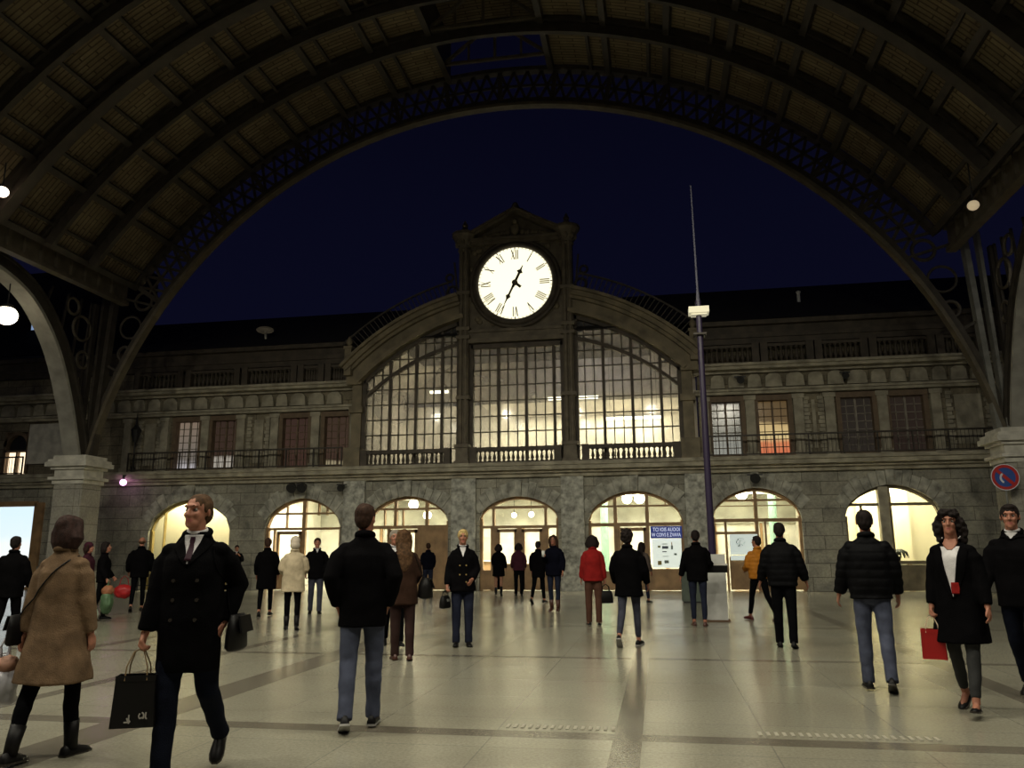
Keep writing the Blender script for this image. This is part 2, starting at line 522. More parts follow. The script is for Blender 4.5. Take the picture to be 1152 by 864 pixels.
WP = [pane_mat('pale_lit_pane', [(0.1, (0.55, 0.52, 0.55)), (0.3, (0.16, 0.14, 0.12)), (1.0, (0.20, 0.15, 0.11))], 0.9),
      pane_mat('half_lit_pane', [(0.3, (0.55, 0.5, 0.42)), (0.36, (0.06, 0.035, 0.025)), (1.0, (0.05, 0.03, 0.022))], 0.6),
      curt, pane_mat('sill_lit_pane', [(0.17, (0.5, 0.42, 0.25)), (0.22, (0.09, 0.05, 0.035)), (1.0, (0.075, 0.045, 0.03))], 0.5),
      pane_mat('grey_lit_pane', [(0.3, (0.42, 0.42, 0.36)), (0.5, (0.14, 0.14, 0.11)), (1.0, (0.10, 0.09, 0.07))], 0.55),
      pane_mat('orange_lit_pane', [(0.12, (0.8, 0.2, 0.09)), (0.3, (0.8, 0.28, 0.12)), (0.38, (0.85, 0.65, 0.30)), (0.62, (0.7, 0.5, 0.22)), (0.7, (0.14, 0.09, 0.04)), (1.0, (0.12, 0.075, 0.03))], 0.75),
      pane_mat('dark_pane', [(0.1, (0.05, 0.04, 0.032)), (1.0, (0.035, 0.028, 0.022))], 0.35), pane_mat('dim_pane', [(0.1, (0.045, 0.028, 0.022)), (1.0, (0.04, 0.027, 0.02))], 0.35)]
win_frame = plain('win_frame', (0.17, 0.12, 0.075), 0.7, 0.25, 4)
sash_paint = plain('sash_paint', (0.28, 0.25, 0.2), 0.6, 0.2, 4)
for i, (c, hw) in enumerate(WINS):
    r = empty('window_%d' % (i+1), (c, UY, WZ0), kind=S)
    H = WZ1-WZ0
    m = MB()
    for s_ in (-1, 1): m.box(s_*hw-0.07 if s_ < 0 else hw-0.09, -hw+0.09 if s_ < 0 else hw+0.07, -0.1, 0.2, 0, H)
    m.box(-hw-0.07, hw+0.07, -0.12, 0.2, H-0.1, H+0.1); m.box(-hw-0.1, hw+0.1, -0.16, 0.2, -0.04, 0.05)
    m.build('window_frame', win_frame, r)
    m = MB()
    m.box(-0.035, 0.035, 0.12, 0.2, 0.05, H-0.1)
    for k in range(1, 7): m.box(-hw+0.09, hw-0.09, 0.14, 0.18, 0.05+(H-0.15)*k/7-0.014, 0.05+(H-0.15)*k/7+0.014)
    for s_ in (-0.5, 0.5): m.box(s_*hw-0.014, s_*hw+0.014, 0.14, 0.18, 0.05, H-0.1)
    m.build('glazing_bars', sash_paint if i in (0, 6, 7) else win_frame, r)
    m = MB(); m.box(-hw+0.05, hw-0.05, 0.2, 0.22, 0.02, H-0.05); m.build('pane', WP[i], r)
# arched lit window, pale panel and bright shop window of the far left
r = empty('window_9', (LW[0], UY, 4.9), kind=S)
m = MB()
m.box(-0.64, -0.5, -0.08, 0.2, 0, 1.85); m.box(0.5, 0.64, -0.08, 0.2, 0, 1.85); m.box(-0.64, 0.64, -0.08, 0.2, 0.95, 1.03)
m.box(-0.04, 0.04, -0.02, 0.2, 0, 0.95)
for k in range(10):
    A0, A1 = pi*k/10, pi*(k+1)/10
    m.poly([(0.5*cos(A0), 1.2+0.5*sin(A0)), (0.66*cos(A0), 1.2+0.66*sin(A0)), (0.66*cos(A1), 1.2+0.66*sin(A1)), (0.5*cos(A1), 1.2+0.5*sin(A1))], -0.08, 0.2)
m.build('window_frame', win_frame, r)
m = MB(); m.box(-0.5, 0.5, 0.14, 0.16, 0.0, 0.95); m.build('pane', emit('warm_pane', (1.0, 0.8, 0.55), 1.5), r)
m = MB(); m.box(-0.52, 0.52, 0.14, 0.17, 1.03, 1.75); m.build('top_pane', black_metal, r)
b = MB(); b.box(-27.0, -24.9, UY-0.14, UY+0.02, 5.3, 7.05); trim(b, stone_pale)
r = empty('window_10', (SCREEN[0], FY, SCREEN[2]), kind=S)
W, H = SCREEN[1]-SCREEN[0], SCREEN[3]-SCREEN[2]
m = MB(); m.box(W-0.09, W+0.32, -0.12, 0.3, -0.3, H+0.1); m.box(-0.1, W, -0.12, 0.3, H-0.05, H+0.16); m.box(-0.1, W, -0.1, 0.3, -0.3, 0.05); m.box(-0.1, 0.08, -0.1, 0.3, 0, H)
m.build('window_frame', door_wood, r)
m = MB(); m.box(0, W, 0.12, 0.16, 0, H)
m.build('pane', pane_mat('blue_white_pane', [(0.2, (0.95, 0.98, 1.0)), (0.6, (0.9, 0.97, 0.93)), (0.72, (0.78, 0.92, 1.0)), (1.0, (0.72, 0.90, 1.0))], 1.05, 1.2), r)

# iron balcony railings
def railing(x0, x1, label):
    r = empty('balcony_railing', (x0, FY-0.42, 4.76), label=label, category='railing', group='iron balcony railings')
    L = x1-x0
    m = MB(); m.box(0, L, -0.03, 0.03, 0.74, 0.80); m.build('top_rail', iron, r)
    m = MB(); m.box(0, L, -0.02, 0.02, 0.06, 0.10); m.build('bottom_rail', iron, r)
    n = max(2, round(L/1.15))
    for k in range(n+1):
        m = MB(); m.box(L*k/n-0.025, L*k/n+0.025, -0.025, 0.025, 0, 0.80); m.build('post', iron, r)
    m = MB()
    k = 0.12
    while k < L-0.05:
        m.box(k-0.007, k+0.007, -0.007, 0.007, 0.1, 0.74); k += 0.13
    m.build('bars', iron, r)
railing(-21.6, -12.2, 'dark iron balcony railing under the four left upper windows')
railing(2.0, 12.5, 'dark iron balcony railing under the four right upper windows')
railing(-34, -26.6, 'dark iron railing before the small arched lit window at left')
# pale blue patch of light, shown as a dormer in the added roof block
r = empty('window_16', (-28.3, UY+0.95, 11.55), kind=S)
m = MB(); m.box(-0.06, 1.3, -0.3, 0.6, -0.06, 0.0); m.box(-0.06, 0.0, -0.3, 0.6, 0, 0.75); m.box(1.24, 1.3, -0.3, 0.6, 0, 0.75); m.box(-0.1, 1.34, -0.35, 0.8, 0.75, 0.85); m.build('window_frame', slate, r)
m = MB(); m.box(0, 1.24, -0.25, -0.22, 0, 0.75); m.build('pane', emit('dormer_glow', (0.35, 0.5, 0.8), 0.55), r)

# ------------------------------------------------------------------ arched doorways and shop windows of the ground storey
def infill(a, name, vert, horiz, panels, leaves, mat=None, bottom=0.0, post=None):
    mat = mat or door_wood
    c, hw, zs, zt = a
    r = empty(name, (c, FY, 0), kind=S)
    m = MB()
    n = 24
    def az(x): return arch_z(a, c+x)
    for i in range(n):                      # frame following the arch
        u, w = -hw+2*hw*i/n, -hw+2*hw*(i+1)/n
        m.poly([(u, az(u)-0.11), (w, az(w)-0.11), (w, az(w)+0.02), (u, az(u)+0.02)], 0.16, 0.32)
    m.box(-hw, -hw+0.1, 0.16, 0.32, bottom, zs); m.box(hw-0.1, hw, 0.16, 0.32, bottom, zs)
    for x, z0, z1, w in vert:
        z1 = min(z1, az(x)-0.02); m.box(x-w/2, x+w/2, 0.15, 0.31, max(z0, bottom), z1)
    for z, x0, x1, w in horiz:
        m.box(max(x0, -hw), min(x1, hw), 0.145, 0.30, z-w/2, z+w/2)
    m.build('door_frame' if name.startswith('door') else 'window_frame', mat, r)
    m = MB()
    for i in range(n):
        u, w = -hw+2*hw*i/n, -hw+2*hw*(i+1)/n
        m.poly([(u, bottom), (w, bottom), (w, az(w)), (u, az(u))], 0.24, 0.25)
    m.build('pane', clear_glass, r)
    for x0, x1, z0, z1, nb in panels:       # wooden panelling
        m = MB(); m.box(x0, x1, 0.17, 0.29, z0, z1)
        for k in range(nb):
            u, w = x0+(x1-x0)*(k+0.12)/nb, x0+(x1-x0)*(k+0.88)/nb
            m.box(u, w, 0.15, 0.2, z0+0.1, z1-0.1); m.box(u+0.05, w-0.05, 0.135, 0.2, z0+0.16, z1-0.16)
        m.build('panel', mat, r)
    for x0, x1, z1, zp in leaves:           # door leaves: glass over a wooden panel
        d = MB(); s = 0.1
        d.box(x0, x0+s, 0.12, 0.22, 0.02, z1); d.box(x1-s, x1, 0.12, 0.22, 0.02, z1); d.box(x0, x1, 0.12, 0.22, z1-0.12, z1); d.box(x0, x1, 0.12, 0.22, 0.02, zp)
        d.box(x0+s+0.05, x1-s-0.05, 0.1, 0.2, 0.15, zp-0.12)
        d = d.build('door_leaf', mat, r)
        h = MB(); h.cyl((x1-0.06, 0.06, 1.0), (x1-0.06, 0.06, 1.25), 0.014, n=8); h.bar((x1-0.06, 0.13, 1.02), (x1-0.06, 0.06, 1.02), 0.02); h.bar((x1-0.06, 0.13, 1.23), (x1-0.06, 0.06, 1.23), 0.02)
        h.build('door_handle', iron_grey, d)
    return r
brass = plain('brass_frame', (0.30, 0.22, 0.07), 0.45, 0.2, 4)
infill(ARCH[0], 'window_14', [(-1.22, 0.9, 4, 0.03)], [(0.95, -2, 2, 0.08)], [(-1.72, 1.72, 0.0, 0.55, 4)], [], brass, 0.0)
infill(ARCH[1], 'door_1', [(0.0, 0, 4, 0.14), (-1.25, 0, 2.35, 0.06), (-0.75, 2.35, 4, 0.04), (0.6, 2.9, 4, 0.05), (0.95, 2.9, 4, 0.04)],
       [(2.38, -2, 2, 0.09), (2.98, -2, 2, 0.07)], [], [(-1.12, -0.08, 2.28, 0.85)])
infill(ARCH[2], 'door_2', [(-0.55, 2.4, 4, 0.12), (0.72, 2.4, 4, 0.12), (-1.0, 2.4, 3.1, 0.05), (-0.25, 2.4, 3.1, 0.05), (-0.82, 0, 2.4, 0.1), (0.42, 0, 2.4, 0.12)],
       [(2.4, -2, 2, 0.12), (3.1, -2, 2, 0.08)], [(0.48, 1.52, 0.02, 2.34, 2), (-1.5, -0.88, 0.02, 0.85, 1)], [(-0.76, 0.36, 2.3, 0.6)])
infill(ARCH[3], 'door_3', [(-1.0, 2.35, 3.15, 0.1), (1.02, 2.35, 3.15, 0.1), (-0.98, 0, 2.4, 0.26), (1.0, 0, 2.4, 0.24), (0.0, 0, 2.4, 0.2)],
       [(2.36, -2, 2, 0.1), (3.1, -2, 2, 0.1)], [(-1.44, -1.11, 0.02, 0.75, 1), (1.12, 1.44, 0.02, 0.75, 1)], [(-0.85, -0.1, 2.28, 0.98), (0.1, 0.88, 2.28, 0.98)])
infill(ARCH[4], 'door_4', [(-0.74, 0, 4, 0.13), (0.44, 0, 4, 0.13), (1.12, 3.05, 4, 0.05), (-0.62, 0, 2.4, 0.1)],
       [(2.4, -2, 2, 0.13), (3.08, -2, 2, 0.07)], [(0.5, 1.66, 0.02, 0.78, 1), (-1.66, -0.82, 0.02, 0.7, 1)], [(-0.56, 0.38, 2.28, 0.85)])
infill(ARCH[5], 'door_5', [(0.0, 0, 4, 0.12), (-1.1, 0, 2.45, 0.08), (0.3, 0, 2.45, 0.06)],
       [(2.5, -2, 2, 0.12), (3.22, -2, 2, 0.08), (2.05, -1.5, 0, 0.1), (3.02, -2, 2, 0.03)], [(-1.02, -0.06, 0.05, 1.2, 1), (0.06, 1.46, 0.05, 0.9, 2)], [])
infill(ARCH[6], 'window_15', [(-0.02, 0.9, 4, 0.06), (-1.0, 0.9, 2.95, 0.06)], [(3.0, -2, 2, 0.1), (0.98, -2, 2, 0.12)], [(-1.5, 1.5, 0.02, 0.9, 3)], [], bay_wood, 0.0)
b = MB(); b.box(ARCH[6][0]-0.42, ARCH[6][0]-0.1, FY+0.02, FY+0.34, 0.95, 3.62); trim(b, stone_trim)

# blue sign, notices and poster
blue = emit('sign_blue', (0.02, 0.045, 0.27), 0.3)
sign_white = plain('sign_white', (0.75, 0.78, 0.85), 0.5, 0.05)
sign_letter = emit('sign_letter', (0.75, 0.82, 1.0), 0.55)
paper = plain('paper_white', (0.62, 0.66, 0.60), 0.7, 0.05)
def text_mesh(s, size, depth=0.004):
    cu = bpy.data.curves.new('lettering', 'FONT'); cu.body = s; cu.size = size; cu.extrude = depth; cu.offset = 0.010; cu.resolution_u = 2
    o = bpy.data.objects.new('lettering', cu); COL.objects.link(o)
    o.rotation_euler = (pi/2, 0, 0)
    bpy.context.view_layer.update()
    me = bpy.data.meshes.new_from_object(o.evaluated_get(bpy.context.evaluated_depsgraph_get()))
    me.transform(Matrix.Rotation(pi/2, 4, 'X'))
    bpy.data.objects.remove(o)
    return me
def fit_text(parent, s, x0, x1, z0, z1, y, mat):
    me = text_mesh(s, 1.0)
    xs = [v.co.x for v in me.vertices]; zs = [v.co.z for v in me.vertices]
    sx = (x1-x0)/(max(xs)-min(xs)); sz = (z1-z0)/(max(zs)-min(zs))
    for v in me.vertices: v.co = V(((v.co.x-min(xs))*sx + x0, v.co.y + y, (v.co.z-min(zs))*sz + z0))
    me.materials.append(mat)
    return link('lettering', me, parent)
r = empty('blue_sign', (-0.24, FY+0.12, 1.88), label='blue sign with two lines of white lettering over the notice window', category='sign')
m = MB(); m.box(0, 1.14, -0.03, 0.03, 0, 0.44); m.build('sign_board', blue, r)
fit_text(r, 'TCI IOIS AUOOI', 0.09, 1.06, 0.25, 0.39, -0.036, sign_letter)
fit_text(r, 'W COIVS E ZVAVA', 0.04, 1.09, 0.06, 0.2, -0.036, sign_letter)
r = empty('notice_board', (-0.2, FY+0.2, 0.82), label='pale sheet of pinned notices in the window under the blue sign', category='notice board')
m = MB(); m.box(0, 1.06, -0.01, 0.02, 0, 1.05); m.build('backing_sheet', emit('backlit_sheet', (0.80, 0.88, 0.80), 0.62), r)
for x0, x1, z0, z1, col in ((0.36, 0.55, 0.84, 0.87, (.4,.45,.45)), (0.36, 0.58, 0.68, 0.78, (.15,.18,.25)), (0.36, 0.52, 0.56, 0.60, (.3,.32,.4)), (0.36, 0.58, 0.40, 0.42, (.35,.38,.4)), (0.42, 0.58, 0.16, 0.27, (.25,.3,.3)),
                            (0.68, 0.75, 0.66, 0.8, (.45,.22,.08)), (0.70, 0.73, 0.8, 0.92, (.5,.25,.1)), (0.78, 0.88, 0.45, 0.52, (.25,.3,.3)), (0.18, 0.32, 0.1, 0.25, (.35,.28,.1)), (0.2, 0.3, 0.72, 0.8, (.5,.5,.3))):
    m = MB(); m.box(x0, x1, -0.018, -0.005, z0, z1); m.build('notice', plain('notice_%d' % (hash(col) % 997), col, 0.7), r)
r = empty('poster', (2.58, FY+0.1, 1.28), label='white poster with a small dark head drawing on the wooden door', category='poster')
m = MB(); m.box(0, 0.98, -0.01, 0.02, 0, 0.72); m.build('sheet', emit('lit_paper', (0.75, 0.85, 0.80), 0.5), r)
m = MB()
random.seed(3)
for k in range(26):
    A = random.uniform(0, 6.28); q = sqrt(random.random())
    cx, cz = 0.38+0.14*q*cos(A), 0.42+0.16*q*sin(A)
    m.bar((cx, -0.016, cz), (cx+0.05*cos(A*2), -0.016, cz+0.06*sin(A*3)), 0.012, 0.008)
for k in range(14):
    A = pi*0.2+pi*1.2*k/13
    m.bar((0.38+0.15*cos(A), -0.017, 0.45+0.13*sin(A)), (0.38+0.15*cos(A+0.2), -0.017, 0.45+0.13*sin(A+0.2)), 0.03, 0.01)
m.build('drawing', black_metal, r)
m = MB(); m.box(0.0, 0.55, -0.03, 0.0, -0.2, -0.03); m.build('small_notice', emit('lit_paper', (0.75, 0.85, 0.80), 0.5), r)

# rooms behind the glass
b = MB()
b.box(-16.3, 6.1, FY+7.5, FY+7.7, 0, 4.2)
for x in (-16.45, 6.1): b.box(x, x+0.15, FY+0.45, FY+7.6, 0, 4.2)
b.build('wall_concourse', room_wall, kind=S)
b = MB(); b.box(-16.3, 6.1, FY+7.3, FY+7.5, 2.62, 4.2)
for y in (FY+2.0, FY+4.4): b.box(-16.3, 6.1, y, y+0.25, 3.72, 4.2)
for x in (-11.7, -7.3, -3.1, 1.5): b.box(x-0.2, x+0.2, FY+0.5, FY+7.4, 3.85, 4.2)
trim(b, plain('dimmed_upper_wall', (0.40, 0.40, 0.335), 0.8, 0.3, 1.2))  # dimmer upper light put into the colour of an added strip and beams
b = MB()
for x in (-15.2, -13.2, -11.0, -8.4, -6.2, -4.2, -1.9, 0.4, 2.6, 4.6):
    b.box(x-0.06, x+0.06, FY+7.38, FY+7.5, 0, 2.62)
trim(b, door_wood)
b = MB(); b.box(-22, 12, FY+0.45, FY+7.7, 4.2, 4.3); b.build('ceiling_concourse', white_paint, kind=S)
b = MB(); b.box(-22, -16.3, FY+1.3, FY+1.5, 0, 4.2); b.box(6.1, 12, FY+3.0, FY+3.2, 0, 4.2)
b.box(7.6, 8.0, FY+2.6, FY+3.0, 0, 4.2); b.box(8.9, 9.4, FY+2.4, FY+3.0, 0, 4.2)
b.build('wall_shops', cream_wall, kind=S)
# counters, columns and frames seen blurred inside the concourse
green_paint = plain('green_paint', (0.2, 0.34, 0.26), 0.6, 0.15)
for x, y, label in ((-12.9, FY+3.6, 'pale green column inside the hall behind the leftmost glazed door'), (-2.2, FY+4.5, 'pale green column inside the hall behind the red coat'), (4.7, FY+4.2, 'pale green column inside the hall behind the poster door')):
    r = empty('green_column', (x, y, 0), label=label, category='column')
    m = MB(); m.lathe((0, 0, 0), [(0.24, 0), (0.24, 0.15), (0.18, 0.2), (0.16, 3.8)]); m.build('shaft', green_paint, r, smooth=False)
    m = MB(); m.lathe((0, 0, 3.8), [(0.16, 0), (0.28, 0.2), (0.3, 0.4)]); m.build('capital', white_paint, r)
for x, w, label in ((-9.2, 2.0, 'pale counter inside the hall behind the second door'), (3.2, 2.4, 'pale counter inside the hall behind the poster door')):
    r = empty('ticket_counter', (x, FY+6.2, 0), label=label, category='counter')
    m = MB(); m.box(0, w, -0.3, 0.3, 0, 1.0); m.build('counter_body', door_wood, r)
    m = MB(); m.box(-0.05, w+0.05, -0.4, 0.35, 1.0, 1.06); m.build('countertop', white_paint, r)
    m = MB(); m.box(0, w, -0.02, 0.02, 1.06, 2.1); m.build('screen_panel', clear_glass, r)
bulb = emit('bulb_glow', (1.0, 0.88, 0.62), 14.0)
def pendant(x, y, z, rad, top, label):
    r = empty('globe_lamp', (x, y, z), label=label, category='lamp', group='lit globe lamps')
    m = MB(); m.ell((0, 0, 0), rad, seg=20, rings=12); m.build('globe', bulb, r, smooth=True)
    m = MB(); m.cyl((0, 0, rad*0.9), (0, 0, top-z), 0.012, n=8); m.build('rod', black_metal, r)
    m = MB(); m.lathe((0, 0, rad*0.8), [(rad*0.5, 0), (rad*0.4, rad*0.3), (0.02, rad*0.45)]); m.build('cap', black_metal, r)
for x, y, z, rad, lab in ((-9.75, FY+1.4, 3.35, 0.20, 'lit globe lamp high inside the second door, upper left of two'), (-9.45, FY+2.4, 2.95, 0.17, 'lit globe lamp inside the second door, lower right of two'),
                          (-5.6, FY+1.5, 2.86, 0.1, 'small lit globe lamp inside the central double door, left of two'), (-4.9, FY+1.5, 2.88, 0.11, 'small lit globe lamp inside the central double door, right of two'),
                          (-1.1, FY+1.3, 3.42, 0.19, 'lit globe lamp inside the blue-sign arch, left of two'), (-0.62, FY+1.3, 3.42, 0.2, 'lit globe lamp inside the blue-sign arch, right of two'),
                          (3.18, FY+0.9, 3.5, 0.22, 'lit globe lamp at the top of the poster arch'), (8.45, FY+1.3, 3.5, 0.15, 'lit globe lamp at the top of the arched shop window, right of its stone mullion')):
    pendant(x, y, z, rad, 4.2, lab)

# plant on the sill of the right-hand shop window
r = empty('potted_plant', (8.42, FY+0.75, 1.0), label='dark drooping potted plant in the lit shop window', category='plant')
m = MB(); m.lathe((0, 0, 0), [(0.07, 0), (0.1, 0.16), (0.11, 0.16), (0.11, 0.19)]); m.build('pot', black_metal, r)
m = MB(); random.seed(5)
for k in range(26):
    A = random.uniform(0, 6.28); L = random.uniform(0.15, 0.32)
    m.tube([(0, 0, 0.19), (L*0.5*cos(A), L*0.5*sin(A), 0.42), (L*cos(A), L*sin(A), 0.33), (L*1.25*cos(A), L*1.25*sin(A), 0.12)], [0.008, 0.03, 0.028, 0.004], 5)
m.build('leaves', plain('dark_leaf', (0.02, 0.03, 0.015), 0.6), r)
r = empty('window_stand', (8.42, FY+0.75, 0), label='low wooden stand under the potted plant', category='stand')
m = MB(); m.box(-0.4, 0.4, -0.2, 0.2, 0.94, 1.0); m.build('stand_top', door_wood, r)
for sx in (-0.36, 0.36):
    for sy in (-0.16, 0.16):
        m = MB(); m.box(sx-0.03, sx+0.03, sy-0.03, sy+0.03, 0, 0.94); m.build('leg', door_wood, r)
# crowd barrier by the pale shop window
r = empty('metal_barrier', (-20.6, FY-0.55, 0), label='dark metal barrier before the wide cream shop window', category='barrier')
m = MB()
m.box(0, 2.2, -0.02, 0.02, 1.02, 1.07); m.box(0, 2.2, -0.02, 0.02, 0.18, 0.22); m.box(0, 2.2, -0.02, 0.02, 0.6, 0.63)
m.build('rails', black_metal, r)
m = MB()
for k in range(15): m.box(0.07+k*0.147-0.01, 0.07+k*0.147+0.01, -0.01, 0.01, 0.2, 1.04)
m.build('bars', black_metal, r)
for s_ in (0, 2.17):
    m = MB(); m.box(s_, s_+0.04, -0.02, 0.02, 0.03, 1.08); m.box(s_-0.01, s_+0.05, -0.25, 0.25, 0, 0.03); m.build('leg', black_metal, r)

# ------------------------------------------------------------------ central iron and glass bay with the clock
BX = -5.2                     # axis of the bay
BY = FY - 0.05
GZ, GR = 1.94, 8.95           # circle of the glazed gable
def gz(dx, R=GR): return GZ + sqrt(max(0.0, R*R-dx*dx))
b = MB()                      # arched band over the glass, stepped mouldings
for R0, R1, dep in ((8.95, 9.12, 0.35), (9.12, 9.5, 0.22), (9.5, 9.62, 0.4), (9.62, 9.8, 0.55), (9.8, 9.92, 0.7)):
    for sgn in (-1, 1):
        n = 18
        for i in range(n):
            A0 = radians(13.5 + (46-13.5)*i/n); A1 = radians(13.5 + (46-13.5)*(i+1)/n)
            m_ = [(BX+sgn*R*sin(A), GZ+R*cos(A)) for R, A in ((R0, A0), (R0, A1), (R1, A1), (R1, A0))]
            b.poly(m_, BY-dep, BY+0.6)
trim(b, bay_wood)
b = MB()
for sgn in (-1, 1):           # outer piers of the bay and impost blocks
    X0 = BX+sgn*6.55
    b.box(X0-0.2, X0+0.2, BY-0.1, BY+0.5, 4.76, 8.4)
    b.box(X0-0.32+0.1*sgn, X0+0.32+0.1*sgn, BY-0.25, BY+0.5, 8.1, 8.45)
    b.box(X0-0.28, X0+0.28, BY-0.22, BY+0.5, 6.95, 7.2)
    b.box(X0-0.34, X0+0.34, BY-0.5, BY+0.5, 4.76, 5.5)
trim(b, bay_wood)
# gable railings and finials
for sgn in (-1, 1):
    r = empty('gable_railing', (BX, BY, 0), label='curved iron railing climbing the %s shoulder of the gable' % ('left' if sgn < 0 else 'right'), category='railing')
    m = MB(); n = 26
    pts = [(sgn*(9.92+0.72)*sin(radians(14+(42-14)*i/n)), -0.35, GZ+(9.92+0.62)*cos(radians(14+(42-14)*i/n))) for i in range(n+1)]
    for p, q in zip(pts[:-1], pts[1:]): m.bar(p, q, 0.06, 0.07)
    m.build('handrail', iron, r)
    m = MB()
    for i in range(n+1):
        A = radians(14+(42-14)*i/n)
        m.bar((sgn*9.9*sin(A), -0.35, GZ+9.9*cos(A)), pts[i], 0.035)
    m.build('bars', iron, r)
    r = empty('finial_post', (BX+sgn*6.85, BY-0.35, 8.45), label='small stone finial post at the %s foot of the gable' % ('left' if sgn < 0 else 'right'), category='finial')
    m = MB(); m.box(-0.14, 0.14, -0.14, 0.14, 0, 1.1); m.box(-0.18, 0.18, -0.18, 0.18, 1.1, 1.2); m.build('post', bay_wood, r)
    m = MB(); m.lathe((0, 0, 1.2), [(0.05, 0), (0.07, 0.05), (0.14, 0.18), (0.1, 0.3), (0.03, 0.42), (0.0, 0.46)]); m.build('ball', bay_wood, r, smooth=True)
# glazed windows of the bay
def clip_bar(m, x, z0, zmax, w, y0, y1): m.box(x-w/2, x+w/2, y0, y1, z0, zmax)
def gable_window(name, xa, xb, centre=False):
    r = empty(name, (BX, BY, 0), kind=S)
    top = (lambda x: 9.55) if centre else (lambda x: gz(x))
    n = 22; z0 = 4.8
    m = MB()
    for i in range(n):
        u, w = xa+(xb-xa)*i/n, xa+(xb-xa)*(i+1)/n
        m.poly([(u, z0), (w, z0), (w, top(w)), (u, top(u))], 0.2, 0.22)
    m.build('pane', hall_glass, r)
    m = MB(); k = xa; i = 0
    nb = round((xb-xa)/0.36)
    for i in range(nb+1):
        x = xa+(xb-xa)*i/nb
        thick = i % 3 == 0 and 0 < i < nb
        clip_bar(m, x, z0, top(x), 0.11 if thick else 0.035, 0.08 if thick else 0.14, 0.26)
    zz = 5.42
    while zz < 10.6:
        if centre: u0, u1 = xa, xb
        else:
            lim = sqrt(max(0, GR*GR-(zz-GZ)**2))
            u0, u1 = (max(xa, -lim), xb) if xb < 0 else (xa, min(xb, lim))
        if u1 > u0+0.05 and zz < (9.5 if centre else 99): m.box(u0, u1, 0.14, 0.25, zz-0.018, zz+0.018)
        zz += 0.62
    m.build('glazing_bars', bay_dark, r)
    m = MB()
    for i in range(n):
        u, w = xa+(xb-xa)*i/n, xa+(xb-xa)*(i+1)/n
        m.poly([(u, top(u)-0.16), (w, top(w)-0.16), (w, top(w)+0.02), (u, top(u)+0.02)], 0.0, 0.3)
        if not centre:            # second, lower curved rail
            e = lambda x: gz(x, 8.95)-1.05+0.05*abs(x)
            if min(e(u), e(w)) > 5: m.poly([(u, e(u)-0.07), (w, e(w)-0.07), (w, e(w)+0.07), (u, e(u)+0.07)], 0.04, 0.28)
    m.box(xa-0.05, xa+0.1, 0, 0.3, z0, min(top(xa), top(xa))); m.box(xb-0.1, xb+0.05, 0, 0.3, z0, top(xb)); m.box(xa, xb, 0, 0.3, z0-0.05, z0+0.06)
    m.build('window_frame', bay_dark, r)
gable_window('window_11', -6.3, -2.32)
gable_window('window_12', -1.85, 1.85, True)
gable_window('window_13', 2.32, 6.3)
for xa, xb, lab in ((-6.2, -2.55, 'before the left gable window'), (-1.77, 1.77, 'before the middle gable window'), (2.55, 6.2, 'before the right gable window')):
    balustrade(BX+xa, BX+xb, BY-0.3, 4.76, 'low dark balustrade '+lab, bal_small, 0.4, 16, 'balustrades of the glazed gable', bay_dark)
# clock surround
r = empty('clock_surround', (BX, BY, 4.76), label='carved dark clock housing with two tall columns and a pediment', category='clock housing')
def zc(z): return z-4.76
for sgn in (-1, 1):
    m = MB(); X = sgn*2.1
    m.box(X-0.24, X+0.24, -0.42, 0.3, 0.0, 0.7); m.box(X-0.3, X+0.3, -0.48, 0.3, 0.0, 0.1); m.box(X-0.3, X+0.3, -0.48, 0.3, 0.62, 0.75)
    m.box(X-0.2, X+0.2, -0.22, 0.4, 0.7, zc(13.7))
    for z in (zc(7.3), zc(9.75), zc(10.1), zc(11.6)): m.box(X-0.27, X+0.27, -0.36, 0.4, z, z+0.14)
    m.cyl((X-0.1, -0.26, 0.75), (X-0.1, -0.26, zc(13.6)), 0.075, n=10); m.cyl((X+0.1, -0.26, 0.75), (X+0.1, -0.26, zc(13.6)), 0.075, n=10)
    c = m.build('column', housing, r)
    m = MB()
    m.lathe((X, -0.05, zc(13.45)), [(0.24, 0), (0.3, 0.1), (0.24, 0.16), (0.3, 0.3), (0.48, 0.62), (0.55, 0.7), (0.55, 0.82), (0.3, 0.92), (0.16, 1.0), (0.1, 1.1), (0.13, 1.2), (0.05, 1.36), (0, 1.45)], 12)
    for k in range(8):
        A = k*pi/4; m.ell((X+0.33*cos(A), -0.05+0.33*sin(A), zc(13.85)), (0.09, 0.09, 0.16), seg=8, rings=6)
    m.build('capital', housing, c, smooth=False)
    m = MB(); m.ring((sgn*2.62, 0, zc(11.85)), 0.22, 0.06, 'y', 20, 6); m.ring((sgn*2.75, 0, zc(12.45)), 0.15, 0.05, 'y', 16, 6)
    m.bar((sgn*2.4, 0, zc(11.6)), (sgn*2.55, 0, zc(13.1)), 0.07); m.build('side_scroll', iron, r)
m = MB()
m.box(-1.95, 1.95, 0.0, 0.45, zc(9.6), zc(13.95))
m.box(-1.95, 1.95, -0.2, 0.45, zc(9.6), zc(9.78)); m.box(-1.95, 1.95, -0.12, 0.45, zc(9.78), zc(10.02)); m.box(-1.95, 1.95, -0.2, 0.45, zc(10.02), zc(10.14))
m.box(-2.0, 2.0, -0.25, 0.45, zc(13.7), zc(13.85)); m.box(-2.05, 2.05, -0.33, 0.45, zc(13.85), zc(13.97))
m.build('panel', housing, r)
m = MB()
m.poly([(-1.9, zc(13.97)), (1.9, zc(13.97)), (0, zc(14.95))], 0.0, 0.4)
